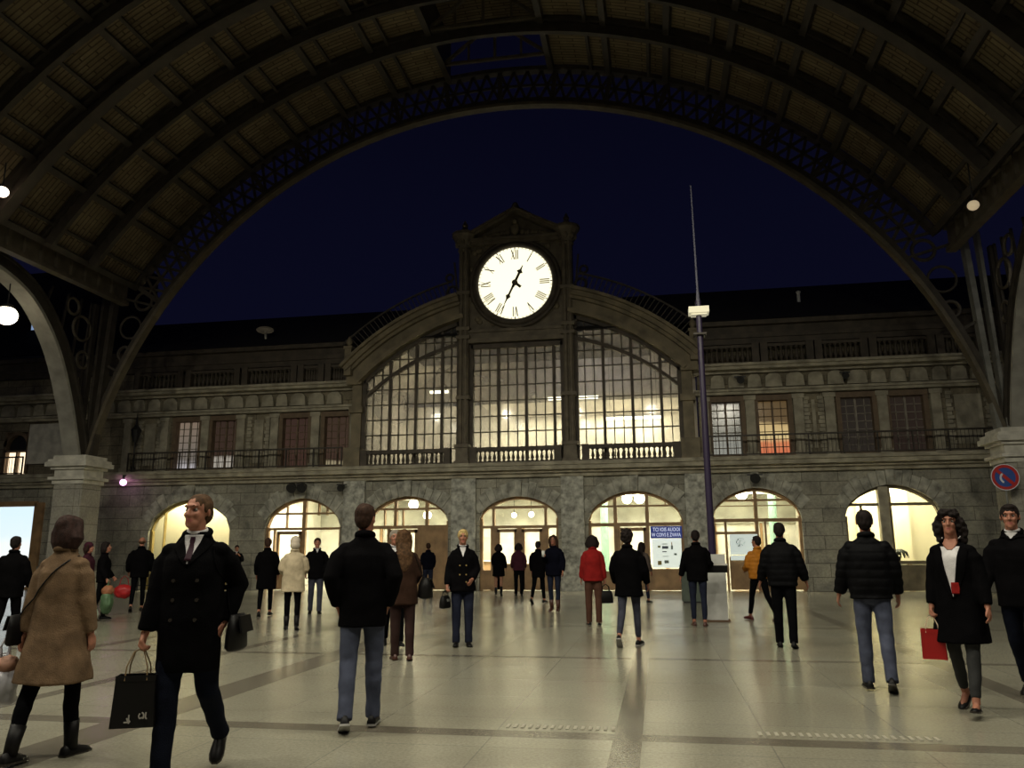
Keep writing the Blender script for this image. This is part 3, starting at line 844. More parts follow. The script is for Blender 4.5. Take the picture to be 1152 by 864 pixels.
for sgn in (-1, 1):
    m.bar((sgn*2.1, -0.1, zc(13.98)), (0, -0.1, zc(15.05)), 0.4, 0.15, (0, 0, 1)); m.bar((sgn*2.1, -0.2, zc(14.07)), (0, -0.2, zc(15.14)), 0.5, 0.08, (0, 0, 1))
m.build('pediment', housing, r)
m = MB(); random.seed(11)
m.ell((0, -0.12, zc(14.35)), (0.2, 0.16, 0.3), seg=10, rings=8); m.ell((0, -0.2, zc(14.62)), (0.12, 0.12, 0.14), seg=10, rings=8)
for sgn in (-1, 1):
    for k in range(7): m.ell((sgn*(0.3+0.19*k), -0.06, zc(14.2-0.02*k)), (0.13, 0.09, 0.14-0.012*k), seg=8, rings=6)
    for k in range(4): m.ell((sgn*(0.1+0.16*k), 0.0, zc(15.2-0.1*k)), (0.12, 0.14, 0.18), seg=8, rings=6)
m.ell((0, 0, zc(15.3)), (0.16, 0.14, 0.26), seg=10, rings=8)
m.build('carved_crest', bay_wood, r, smooth=True)
m = MB()
for sx in (-1, 1):
    for sz in (-1, 1):
        for k in range(9):
            A = random.uniform(0.15, 1.42); q = random.uniform(1.82, 2.3)
            px, pz = sx*q*cos(A), sz*q*sin(A)
            if abs(px) < 1.8 and abs(pz) < 1.78: m.ell((px, -0.02, zc(12.0)+pz), (0.12, 0.07, 0.12), seg=8, rings=6)
m.build('spandrel_carving', bay_wood, r, smooth=True)

# the clock
CK = V((BX, BY-0.16, 12.0))
r = empty('station_clock', CK, label='large glowing round station clock with roman numerals', category='clock')
m = MB(); m.cyl((0, 0.03, 0), (0, -0.02, 0), 1.53, n=64)
m.build('dial', emit('dial_glow', (1.0, 0.94, 0.68), 1.3), r)
m = MB(); m.ring((0, -0.02, 0), 1.63, 0.13, 'y', 64, 10); m.ring((0, 0.0, 0), 1.8, 0.09, 'y', 64, 8); m.build('rim', bay_dark, r, smooth=True)
dial_ink = plain('dial_ink', (0.10, 0.085, 0.045), 0.6)
num_ink = plain('numeral_ink', (0.20, 0.17, 0.08), 0.6)
def numeral(s):
    """strokes of a roman numeral around (0,0): x along the rim, z outward"""
    h = 0.2; w = {'I': 0.075, 'V': 0.16, 'X': 0.16}
    tot = sum(w[c] for c in s); x = -tot/2; out = []
    for c in s:
        u = w[c]
        if c == 'I': out.append(((x+u/2, -h), (x+u/2, h), 0.036))
        if c == 'V': out += [((x+0.02, h), (x+u/2, -h), 0.042), ((x+u-0.02, h), (x+u/2, -h), 0.02)]
        if c == 'X': out += [((x+0.02, h), (x+u-0.02, -h), 0.042), ((x+u-0.02, h), (x+0.02, -h), 0.02)]
        x += u
    return out
for k, s in enumerate(['XII', 'I', 'II', 'III', 'IIII', 'V', 'VI', 'VII', 'VIII', 'IX', 'X', 'XI']):
    A = k*pi/6; m = MB()
    for p, q, w in numeral(s):
        f_ = lambda a: (a[0]*cos(A)+(1.2+a[1])*sin(A), -0.03, -a[0]*sin(A)+(1.2+a[1])*cos(A))
        m.bar(f_(p), f_(q), w, 0.012, (0, 1, 0))
    m.build('numeral', num_ink, r)
mark = {}
for k in range(60):
    kind_ = 0 if k % 5 else 1
    if kind_ not in mark:
        m = MB(); m.bar((0, -0.028, 1.42 if kind_ else 1.44), (0, -0.028, 1.5), 0.04 if kind_ else 0.022, 0.01, (0, 1, 0)); mark[kind_] = m.mesh('minute_mark', num_ink)
    link('minute_mark', mark[kind_], r).rotation_euler = (0, k*pi/30, 0)
def hand(name, ang, L, tail, w):
    m = MB(); A = radians(ang)
    f_ = lambda a, c: (c*sin(A)+a*cos(A), -0.06, c*cos(A)-a*sin(A))
    def pl(pts):
        m.loft([[V(f_(*p)) for p in pts], [V(f_(*p))+V((0, -0.025, 0)) for p in pts]])
    pl([(-w*0.45, -tail), (w*0.45, -tail), (w*0.4, L*0.55), (-w*0.4, L*0.55)])
    pl([(-w*1.1, L*0.62), (0, L*0.5), (w*1.1, L*0.62), (0, L*0.8)])
    pl([(-w*0.35, L*0.7), (w*0.35, L*0.7), (0.01, L), (-0.01, L)])
    m.build(name, dial_ink, r)
hand('hour_hand', 25, 0.78, 0.2, 0.12)
hand('minute_hand', 206, 1.0, 0.12, 0.095)
m = MB(); m.cyl((0, -0.03, 0), (0, -0.1, 0), 0.12, n=20); m.bar((0, -0.07, 0), (0.24, -0.07, -0.2), 0.11, 0.02, (0, 1, 0)); m.build('hub', dial_ink, r)

# upper hall behind the glazed gable
hall_wall = plain('hall_wall', (0.55, 0.52, 0.48), 0.85, 0.3, 0.35)
b = MB()
b.box(-12.0, 1.6, FY+7.0, FY+7.2, 4.76, 8.4); b.poly([(BX+9.6*sin(radians(-46+92*i/20)), GZ+9.6*cos(radians(-46+92*i/20))) for i in range(21)], FY+7.0, FY+7.2)
b.box(-12.1, -11.9, FY+0.6, FY+7.2, 4.76, 8.5); b.box(1.5, 1.7, FY+0.6, FY+7.2, 4.76, 8.5)
b.build('wall_hall', hall_wall, kind=S)
b = MB()
for i in range(24):
    A0, A1 = radians(-46+92*i/24), radians(-46+92*(i+1)/24)
    b.poly([(BX+R*sin(A), GZ+R*cos(A)) for R, A in ((9.6, A0), (9.6, A1), (9.75, A1), (9.75, A0))], FY+0.4, FY+7.2)
b.build('ceiling_hall', [hall_wall], kind=S)
b = MB(); b.box(-7.4, 1.5, FY+3.4, FY+7.0, 7.75, 7.9); b.box(-7.4, 1.5, FY+3.4, FY+3.5, 7.9, 8.05)  # slab added so the gable glass is bright below and dim above
b.build('floor_dimming_slab', hall_wall, kind=S)
b = MB(); b.box(-12.3, 2.0, FY+0.5, FY+7.2, 4.6, 4.76); b.build('floor_hall', hall_wall, kind=S)
tube_glow = emit('tube_glow', (1.0, 0.95, 0.75), 9.0)
for x0, x1, y, z, lab in ((-4.3, -2.2, FY+2.6, 7.75, 'lit strip lamp seen through the middle gable window'), (-1.9, 0.4, FY+2.2, 6.75, 'lit strip lamp seen through the right gable window, lower'), (-9.4, -8.6, FY+2.4, 8.2, 'lit strip lamp seen through the left gable window')):
    r = empty('strip_lamp', (x0, y, z), label=lab, category='lamp')
    m = MB(); m.cyl((0, 0, 0), (x1-x0, 0, 0), 0.065, n=10); m.build('tube', tube_glow, r)
    m = MB(); m.box(-0.05, x1-x0+0.05, -0.1, 0.1, 0.05, 0.1); m.build('housing', white_paint, r)
    for s_ in (0.2, x1-x0-0.2):
        m = MB(); m.cyl((s_, 0, 0.1), (s_, 0, GZ+sqrt(9.6**2-(x0+s_-BX)**2)-z), 0.01, n=6); m.build('rod', black_metal, r)

# ------------------------------------------------------------------ the iron vault
RI, RO = 15.7, 17.1           # lower and upper chord radii
AE = radians(55.2)            # eaves angle
ENDY = 26.0
def arc(A, R, y): return V((XC+R*sin(A), y, ZC+R*cos(A)))
def boards_material():
    m, t, b = nt('vault_boards')
    uv = N(t, 'ShaderNodeTexCoord')
    br = N(t, 'ShaderNodeTexBrick', i_Scale=1.0, i_Mortar_Size=0.02, i_Brick_Width=0.95, i_Row_Height=0.155)
    br.inputs['Color1'].default_value = (0.22, 0.184, 0.12, 1); br.inputs['Color2'].default_value = (0.16, 0.13, 0.083, 1); br.inputs['Mortar'].default_value = (0.085, 0.065, 0.042, 1)
    t.links.new(uv.outputs['UV'], br.inputs['Vector'])
    nz = N(t, 'ShaderNodeTexNoise', i_Scale=0.9, i_Detail=8.0, i_Roughness=0.7)
    t.links.new(uv.outputs['Object'], nz.inputs['Vector'])
    c = mix(t, 1.0, br.outputs['Color'], ramp(t, nz.outputs[0], [(0.3, (0.6, 0.55, 0.5)), (0.68, (1.2, 1.2, 1.1))]), 'MULTIPLY')
    t.links.new(c, b.inputs['Base Color'])
    b.inputs['Roughness'].default_value = 0.8; b.inputs['Specular IOR Level'].default_value = 0.2
    bp = N(t, 'ShaderNodeBump', i_Strength=0.8, i_Distance=0.04)
    iv = N(t, 'ShaderNodeMath', operation='SUBTRACT'); iv.inputs[0].default_value = 1.0
    t.links.new(br.outputs['Fac'], iv.inputs[1]); t.links.new(iv.outputs[0], bp.inputs['Height']); t.links.new(bp.outputs[0], b.inputs['Normal'])
    return m
boards = boards_material()
def shell(A0, A1, R, y0, y1, n, th=0.15):
    bm = bmesh.new(); uvl = bm.loops.layers.uv.new('UVMap')
    grid = {}
    for k, r_ in enumerate((R, R+th)):
        for i in range(n+1):
            A = A0+(A1-A0)*i/n
            for j, y in enumerate((y0, y1)): grid[k, i, j] = bm.verts.new(arc(A, r_, y))
    def face(ks):
        f = bm.faces.new([grid[k] for k in ks])
        for l, k in zip(f.loops, ks): l[uvl].uv = ((A0+(A1-A0)*k[1]/n)*R, (y0, y1)[k[2]])
    for i in range(n):
        face([(0, i, 0), (0, i+1, 0), (0, i+1, 1), (0, i, 1)]); face([(1, i, 0), (1, i, 1), (1, i+1, 1), (1, i+1, 0)])
        for j in (0, 1): face([(0, i, j), (1, i, j), (1, i+1, j), (0, i+1, j)])
    for i in (0, n): face([(0, i, 0), (0, i, 1), (1, i, 1), (1, i, 0)])
    bmesh.ops.recalc_face_normals(bm, faces=bm.faces[:])
    me = bpy.data.meshes.new('ceiling'); bm.to_mesh(me); bm.free(); me.materials.append(boards)
    return me
LA = radians(6.4)
ceil = link('ceiling', shell(-AE, -LA, RO+0.12, 0.5, ENDY-0.1, 30), kind=S)
link('vault_slope', shell(LA, AE, RO+0.12, 0.5, ENDY-0.1, 30), ceil)
# raised lantern along the crown
link('lantern_roof', shell(-LA*1.05, LA*1.05, RO+1.5, 0.5, ENDY-0.1, 6), ceil)
for sg in (-1, 1):
    m = MB(); p = arc(sg*LA, RO, 0)
    m.box(p.x-0.06, p.x+0.06, 0.5, ENDY-0.1, p.z, p.z+1.7); m.build('lantern_side', iron, ceil)
y = 1.0
while y < ENDY:
    m = MB(); p, q, c = arc(-LA, RO, y), arc(LA, RO, y), arc(0, RO+1.4, y)
    m.bar(p, q, 0.1); m.bar(p, c, 0.1); m.bar(q, c, 0.1); m.bar((p+q)/2, c, 0.09)
    m.bar(p.lerp(q, 0.25), p.lerp(c, 0.5), 0.07); m.bar(p.lerp(q, 0.75), q.lerp(c, 0.5), 0.07)
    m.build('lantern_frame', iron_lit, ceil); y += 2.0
# purlins running the length of the vault
k = 0
A = LA
while A < AE+0.01:
    for sg in (-1, 1):
        m = MB(); R = RO-0.02; p = arc(sg*A, R, 0)
        w = 0.2 if k % 2 == 0 else 0.1
        r_ = V((sin(sg*A), 0, cos(sg*A)))
        m.bar((p.x, 0.5, p.z), (p.x, ENDY-0.1, p.z), w, 0.3 if k % 2 == 0 else 0.16, r_)
        m.build('purlin', iron, ceil)
    A += radians(4.9) if k % 2 == 0 else radians(2.1); k += 1

def truss(y, label, end=False, wide=0.34, web='lattice', RI=16.7):
    r = empty('arch_truss', (0, y, 0), label=label, category='roof truss', group='arched roof trusses')
    A1 = radians(77.6) if end else AE
    n = 64
    def chord(R, A1, w, h, name, mat):
        m = MB(); rings = []
        for i in range(n+1):
            A = -A1+2*A1*i/n
            rings.append([arc(A, R+dz, dy) for dy, dz in ((-w/2, -h/2), (w/2, -h/2), (w/2, h/2), (-w/2, h/2))])
        m.loft(rings); m.build(name, mat, r)
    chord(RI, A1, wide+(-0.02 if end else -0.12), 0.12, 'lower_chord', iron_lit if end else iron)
    chord(RI+0.16, A1, 0.12, 0.24, 'chord_web', iron)
    chord(RO, AE, wide, 0.14, 'upper_chord', iron)
    m = MB(); nb = 64 if end else 76
    for i in range(nb):
        a0, a1 = -AE+2*AE*i/nb, -AE+2*AE*(i+1)/nb
        p0, p1, q0, q1 = arc(a0, RI+0.2, 0), arc(a1, RI+0.2, 0), arc(a0, RO-0.05, 0), arc(a1, RO-0.05, 0)
        if web == 'lattice':
            m.bar(p0, q1, 0.1, 0.05, (0, 1, 0)); m.bar(p1, q0, 0.1, 0.05, (0, 1, 0)); m.bar(p0.lerp(q0, 0.5), p1.lerp(q1, 0.5), 0.09, 0.06, (0, 1, 0))
            if i % 4 == 0: m.bar(p0, q0, 0.16, 0.14, (0, 1, 0))
        else:                                # pierced plate: rows of openings
            m.bar(p0, q0, 0.14, 0.08, (0, 1, 0))
            mid0, mid1 = p0.lerp(q0, 0.5), p1.lerp(q1, 0.5)
            m.bar(mid0, mid1, 0.06, 0.06, (0, 1, 0))
    m.build('web', iron, r)
    if end:
        for sg in (-1, 1):                   # haunch: post and brace down to the pier
            m = MB(); X = XC+sg*15.2
            m.bar((X, 0, 4.9), (XC+sg*14.9, 0, 11.2), 0.16, 0.3, (0, 1, 0)); m.bar((X+sg*0.25, 0, 4.9), (XC+sg*15.3, 0, 11.2), 0.1, 0.3, (0, 1, 0))
            m.build('haunch_post', iron_grey if sg > 0 else iron, r)
            m = MB()
            m.ring((XC+sg*14.15, 0, 9.75), 0.42, 0.045, 'y', 24, 6); m.ring((XC+sg*14.3, 0, 8.75), 0.26, 0.06, 'y', 20, 6); m.ring((XC+sg*13.7, 0, 10.75), 0.34, 0.06, 'y', 20, 6)
            m.bar((XC+sg*13.1, 0, 10.5), (XC+sg*14.9, 0, 11.0), 0.08); m.bar((XC+sg*14.4, 0, 8.0), (XC+sg*14.95, 0, 8.3), 0.08)
            m.build('scroll', iron, r)
truss(ENDY, 'open-end lattice arch framing the night sky', end=True, RI=15.7)
for y, wd, lab in ((23.2, 0.3, 'first pierced arch rib inside the open end'), (21.2, 0.26, 'second pierced arch rib inside the open end'), (19.1, 0.5, 'third arch rib inside the open end, wide and dark'),
                   (17.0, 0.3, 'fourth arch rib inside the open end, in the upper corners'), (14.9, 0.3, 'fifth arch rib inside the open end'), (12.9, 0.4, 'sixth arch rib inside the open end, nearest overhead')):
    truss(y, lab, web='plate', wide=wd)
# eaves girders and side arcades
for sg, sd in ((-1, 'left'), (1, 'right')):
    b = MB(); X = XC+sg*14.55
    b.box(X-0.15, X+0.15, 0.5, ENDY+0.1, 10.65, 10.8); b.box(X-0.15, X+0.15, 0.5, ENDY+0.1, 11.4, 11.55); b.box(X-0.05, X+0.05, 0.5, ENDY+0.1, 10.75, 11.45)
    y = 0.6
    while y < ENDY-0.3:
        b.box(X-0.12*1-0.03, X+0.15, y, y+0.12, 10.75, 11.45); y += 0.7
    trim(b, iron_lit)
    b = MB(); b.box(min(X, X+sg*1.0), max(X, X+sg*1.0), 0.5, ENDY, 11.55, 11.7); trim(b, iron)
    # side arch between two piers
    r = empty('side_arch', (XC+sg*15.65, 0, 0), label='curved iron side arch springing from the %s stone pier' % sd, category='arch')
    key = [(25.45, 4.9), (24.75, 6.8), (23.85, 8.5), (22.65, 9.75), (21.4, 10.3), (20.2, 10.45)]
    key = key + [(40.4-a, z) for a, z in key[-2::-1]]
    def cr(P, t):
        i = min(int(t), len(P)-2); f_ = t-i
        p0, p1, p2, p3 = P[max(i-1, 0)], P[i], P[i+1], P[min(i+2, len(P)-1)]
        return tuple(0.5*(2*b_+(c_-a_)*f_+(2*a_-5*b_+4*c_-d_)*f_*f_+(3*b_-a_-3*c_+d_)*f_**3) for a_, b_, c_, d_ in zip(p0, p1, p2, p3))
    P = [cr(key, (len(key)-1)*i/48) for i in range(49)]
    def off(P, d):
        o = []
        for i in range(len(P)):
            a_, c_ = P[max(i-1, 0)], P[min(i+1, len(P)-1)]
            tx, tz = c_[0]-a_[0], c_[1]-a_[1]; L = sqrt(tx*tx+tz*tz)
            o.append((P[i][0]+tz/L*d*-1*-1 if False else P[i][0]-tz/L*-d, P[i][1]+(-tx/L)*d))
        return o
    def band(d0, d1, w, name, mat, xo=0.0):
        m = MB(); a_, c_ = off(P, d0), off(P, d1)
        m.loft([[V((xo-w/2, p[0], p[1])), V((xo+w/2, p[0], p[1])), V((xo+w/2, q[0], q[1])), V((xo-w/2, q[0], q[1]))] for p, q in zip(a_, c_)])
        m.build(name, mat, r)
    band(-0.0, 0.12, 0.62, 'soffit', plain('soffit_stone', (0.30, 0.29, 0.25), 0.75, 0.25, 2))
    band(0.12, 0.5, 0.46, 'arch_ring', iron)
    band(0.5, 0.6, 0.6, 'outer_flange', iron)
    for i in range(4, 45, 3):
        p = off(P, 0.6)[i]
        if p[1] < 10.5:
            m = MB(); m.bar((0, p[0], p[1]), (0, p[0]+(0.25 if p[0] > 20.2 else -0.25), 10.7), 0.07); m.build('hanger', iron, r)
    for side in (((25.3, 9.6, 0.45), (25.5, 8.45, 0.3), (24.75, 10.3, 0.3)), ((15.1, 9.6, 0.45), (15.65, 10.3, 0.3))):
        m = MB()
        for yy, zz, R in side: m.ring((0, yy, zz), R, 0.055, 'x', 22, 6)
        m.build('spandrel_tracery', iron_lit, r)
    m = MB(); m.bar((0, 25.75, 4.92), (0, 25.9, 10.7), 0.2, 0.2); m.build('post', iron, r)
    m = MB(); m.bar((0, 14.65, 4.92), (0, 14.5, 10.7), 0.2, 0.2); m.build('post', iron, r)
# stone piers
for sg, lab in ((-1, 'tall pale stone pier with moulded capital at left'), (1, 'tall pale stone pier with moulded capital at right, carrying the round sign')):
    for py in (26.0, 14.55):
        if py < 20: lab_ = lab.split(' with')[0] + ' standing nearer on the %s side' % ('left' if sg < 0 else 'right')
        r = empty('stone_pier', (XC+sg*15.68, py, 0), label=lab if py > 20 else lab_, category='pier')
        m = MB(); m.box(-0.72, 0.72, -0.66, 0.66, 0, 0.7); m.box(-0.67, 0.67, -0.61, 0.61, 0.7, 0.85); m.build('plinth', pier_stone, r)
        m = MB(); m.box(-0.57, 0.57, -0.5, 0.5, 0.85, 4.0); m.box(-0.3, 0.3, -0.54, 0.54, 0.85, 3.9); m.build('shaft', pier_stone, r)
        m = MB()
        for d, z0, z1 in ((0.06, 3.9, 4.05), (0.16, 4.05, 4.15), (0.02, 4.15, 4.42), (0.12, 4.42, 4.52), (0.26, 4.52, 4.68), (0.2, 4.68, 4.78), (0.08, 4.78, 4.92)):
            m.box(-0.57-d, 0.57+d, -0.5-d, 0.5+d, z0, z1)
        m.build('capital', stone_pale, r)

# round no-stopping sign on the right pier
def disc(m, c, R0, R1, y, A0=0, A1=2*pi, n=40, th=0.01):
    for i in range(n):
        a, b_ = A0+(A1-A0)*i/n, A0+(A1-A0)*(i+1)/n
        pts = [(c[0]+R0*cos(a), c[1]+R0*sin(a)), (c[0]+R1*cos(a), c[1]+R1*sin(a)), (c[0]+R1*cos(b_), c[1]+R1*sin(b_)), (c[0]+R0*cos(b_), c[1]+R0*sin(b_))]
        m.poly(pts, y-th, y)
r = empty('no_stopping_sign', (9.82, 24.95, 3.42), label='round blue and red no-parking sign on the right pier', category='sign')
m = MB(); m.cyl((0, 0.02, 0), (0, -0.0, 0), 0.36, n=40); m.build('disc', plain('disc_blue', (0.04, 0.10, 0.36), 0.5, 0.05), r)
red = plain('sign_red', (0.5, 0.035, 0.03), 0.5, 0.05)
m = MB(); disc(m, (0, 0), 0.275, 0.36, -0.002); m.bar((-0.2, -0.008, 0.2), (0.2, -0.008, -0.2), 0.09, 0.012, (0, 1, 0)); m.build('red_ring', red, r)
m = MB(); disc(m, (0.02, -0.02), 0.12, 0.17, -0.012, 2.2, 4.2, 14); disc(m, (0, 0), 0.355, 0.375, -0.004); m.build('white_marks', sign_white, r)
m = MB(); m.cyl((0, 0.06, -3.42), (0, 0.06, 0.3), 0.03, n=10); m.box(-0.05, 0.05, 0.01, 0.06, -0.05, 0.05); m.build('pole', iron_grey, r)

# lamps of the hall
def hang_lamp(name, x, y, z, rad, col, strength, top, label):
    r = empty(name, (x, y, z), label=label, category='lamp')
    m = MB(); m.ell((0, 0, 0), (rad, rad, rad*0.9), seg=20, rings=12); m.build('globe', emit(label[:18], col, strength), r, smooth=True)
    m = MB(); m.cyl((0, 0, rad*0.8), (0, 0, top-z), 0.02, n=8); m.build('rod', black_metal, r)
    m = MB(); m.lathe((0, 0, rad*0.72), [(rad*0.62, 0), (rad*0.5, rad*0.3), (0.04, rad*0.5)]); m.build('cap', black_metal, r, smooth=True)
hang_lamp('globe_lamp', -20.63, 21.83, 9.08, 0.34, (1.0, 0.86, 0.62), 5, 10.2, 'bright globe lamp hanging in the left side arch')
hang_lamp('hall_lamp', -18.05, 18.4, 11.6, 0.17, (1.0, 0.78, 0.6), 6, 12.5, 'small lit lamp under the vault at the left edge')
hang_lamp('hall_lamp', 10.55, 24.2, 9.1, 0.10, (1.0, 0.97, 0.9), 9, 9.6, 'small bright spot lamp in the right side arch')
hang_lamp('hall_lamp', 8.72, 21.9, 10.45, 0.15, (0.9, 0.72, 0.45), 0.35, 12.2, 'unlit pale lamp hanging from the vault at right')  # unlit globe given a faint glow in place of light on it
r = empty('mauve_lamp', (-21.55, FY-0.66, 4.32), label='small mauve lamp glowing under the balcony ledge', category='lamp')
m = MB(); m.ell((0, 0, 0), 0.13, seg=16, rings=10); m.build('bulb', emit('mauve_glow', (1.0, 0.45, 0.95), 5), r, smooth=True)
m = MB(); m.cyl((0, 0, 0.1), (0, 0, 0.3), 0.05, n=10); m.bar((0, 0, 0.28), (0, 0.5, 0.28), 0.04); m.build('bracket', black_metal, r)
# lantern post on the balcony
r = empty('lantern_post', (-21.5, FY-0.2, 4.76), label='dark unlit lantern post on the balcony at left', category='lantern')
m = MB(); m.lathe((0, 0, 0), [(0.09, 0), (0.09, 0.2), (0.04, 0.3), (0.035, 1.25), (0.07, 1.3)]); m.build('post', black_metal, r)
m = MB(); m.lathe((0, 0, 1.3), [(0.08, 0), (0.2, 0.45), (0.22, 0.5), (0.1, 0.65), (0.05, 0.72), (0.03, 1.0), (0.0, 1.35)], 8); m.build('lantern', black_metal, r)
# dark floodlights over the keystones, and on the frieze
for x, z, s_, lab in ((-14.0, 4.02, 1.0, 'dark pair of floodlights over the arch with the beige-hooded coat before it'), (-12.15, 3.98, 0.7, 'dark floodlight between the two left glazed arches'), (3.55, 4.02, 0.9, 'dark floodlight over the poster arch'),
                      (3.3, 7.72, 0.7, 'dark round lamp on the frieze over the orange-lit window'), (7.02, 7.72, 0.6, 'dark round lamp on the frieze over the tall dark window')):
    y = FY if z < 5 else UY
    r = empty('floodlight', (x, y, z), label=lab, category='floodlight')
    m = MB(); m.bar((0, 0.02, 0.08), (0, -0.42, 0.08), 0.06*s_); m.box(-0.3*s_, 0.3*s_, -0.44, -0.4, 0.05, 0.1); m.build('bracket', black_metal, r)
    for q in ((-0.22, 0.22) if s_ > 0.9 else (0,)):
        m = MB(); m.tube([(q, -0.25, 0.06), (q, -0.38, 0), (q, -0.55, -0.08)], [0.08*s_, 0.17*s_, 0.2*s_], 14); m.build('lamp_head', black_metal, r)

# mast with its white foot, and the green box
r = empty('mast', (1.12, 17.65, 0), label='tall slim dark violet mast with a small pale box and a whip aerial', category='mast')
m = MB(); m.tube([(0, 0, 0), (0, 0, 6.9)], [0.080, 0.062], 16); m.build('pole', plain('mast_violet', (0.030, 0.020, 0.05), 0.35, 0.1), r)
m = MB(); m.tube([(0, 0, 6.9), (0, 0, 7.2), (-0.02, 0, 9.7)], [0.045, 0.024, 0.014], 8); m.build('aerial', plain('aerial', (0.12, 0.12, 0.16), 0.5), r)
m = MB(); m.box(-0.22, 0.22, -0.16, 0.16, 6.6, 6.74); m.box(-0.17, 0.17, -0.12, 0.12, 6.56, 6.6); m.build('lamp_box', emit('pale_box', (0.9, 0.85, 0.62), 0.32), r)
m = MB(); m.box(-0.14, 0.14, -0.14, 0.14, 6.1, 6.14); m.build('collar', iron, r)
r = empty('mast_casing', (1.14, 17.66, 0), label='white rectangular casing around the foot of the mast', category='casing')
wc = plain('casing_white', (0.5, 0.5, 0.47), 0.6, 0.1)
m = MB()
for x0, x1, y0, y1 in ((-0.22, 0.22, -0.2, -0.16), (-0.22, 0.22, 0.16, 0.2), (-0.22, -0.18, -0.16, 0.16), (0.18, 0.22, -0.16, 0.16)): m.box(x0, x1, y0, y1, 0.03, 1.35)
m.build('casing', wc, r)
m = MB(); m.box(-0.26, 0.26, -0.24, 0.24, 0, 0.035); m.build('base_plate', plain('rust_plate', (0.12, 0.07, 0.04), 0.8), r)
r = empty('green_bin', (0.98, 23.8, 0), label='grey-green bin standing behind the man with the flat box', category='bin')
gb = plain('bin_green', (0.075, 0.095, 0.075), 0.7, 0.2)
m = MB(); m.box(-0.36, 0.36, -0.25, 0.25, 0.04, 0.95); m.build('bin_body', gb, r)
m = MB(); m.box(-0.39, 0.39, -0.28, 0.28, 0.95, 1.02); m.build('lid', gb, r)
m = MB(); m.box(-0.33, 0.33, -0.22, 0.22, 0, 0.04); m.build('base', black_metal, r)
# raised guide strips in the floor
b = MB()
for xa, xb in ((-1.3, -0.42), (0.72, 2.05)):
    x = xa
    while x < xb: b.box(x, x+0.028, 6.93, 7.06, -0.01, 0.006); x += 0.062
trim(b, plain('guide_stud', (0.36, 0.335, 0.265), 0.5))
# satellite dish, vent pipe on the roof
r = empty('satellite_dish', (-16.4, UY+0.6, 10.42), label='pale satellite dish on the dark left roof', category='dish')
m = MB()
ax = V((0.35, -0.75, 0.55)).normalized(); u_ = ax.cross(V((0, 0, 1))).normalized(); w_ = ax.cross(u_)
m.loft([[V((0, -0.2, 0.5)) + ax*h + (u_*cos(2*pi*k/24)*1.25+w_*sin(2*pi*k/24)*0.8)*R for k in range(24)] for R, h in ((0.02, -0.1), (0.2, -0.07), (0.3, 0.0), (0.29, 0.02), (0.18, -0.04), (0.02, -0.07))])
m.build('dish', plain('dish_pale', (0.5, 0.44, 0.33), 0.6), r, smooth=True)
m = MB(); m.cyl((0, 0, -0.45), (0, -0.15, 0.45), 0.05, n=10); m.build('mount', stone_pale, r)
r = empty('vent_pipe', (6.0, UY+1.6, 10.95), label='short white vent pipe on the dark right roof', category='pipe')
m = MB(); m.cyl((0, 0, -0.6), (0, 0, 0.62), 0.07, n=12); m.build('pipe', white_paint, r)
m = MB(); m.lathe((0, 0, 0.62), [(0.09, 0), (0.1, 0.04), (0.02, 0.1)]); m.build('cap', white_paint, r)

# ------------------------------------------------------------------ people
def remesh(mb, voxel, smooth=3, name='skin'):
    me = mb.mesh('tmp')
    o = bpy.data.objects.new('tmp', me); COL.objects.link(o)
    md = o.modifiers.new('r', 'REMESH'); md.mode = 'VOXEL'; md.voxel_size = voxel
    if smooth:
        sm = o.modifiers.new('s', 'SMOOTH'); sm.factor = 0.5; sm.iterations = smooth
    bpy.context.view_layer.update()
    out = bpy.data.meshes.new_from_object(o.evaluated_get(bpy.context.evaluated_depsgraph_get()))
    bpy.data.objects.remove(o); bpy.data.meshes.remove(me)
    out.name = name
    out.polygons.foreach_set('use_smooth', [True]*len(out.polygons))
    return out

def displace(me, fn):
    ns = [v.normal.copy() for v in me.vertices]
    for v, n in zip(me.vertices, ns): v.co = v.co + n*fn(v.co)
    me.update()

skin = plain('skin', (0.34, 0.145, 0.09), 0.55, 0.10, 14, bump=0.08, bscale=90, spec=0.35)
lips = plain('lips', (0.34, 0.10, 0.08), 0.5, 0.1)
eye_white = plain('eye_white', (0.25, 0.21, 0.18), 0.3, 0.02)
iris = plain('iris', (0.03, 0.025, 0.02), 0.2, 0.1)
UPV = V((0, 0, 1))

def ringpts(c, rx, ry, n=22, e=2.4):
    out = []
    for k in range(n):
        A = 2*pi*k/n; ca, sa = cos(A), sin(A)
        out.append(V((c[0]+rx*math.copysign(abs(ca)**(2/e), ca), c[1]+ry*math.copysign(abs(sa)**(2/e), sa), c[2])))
    return out

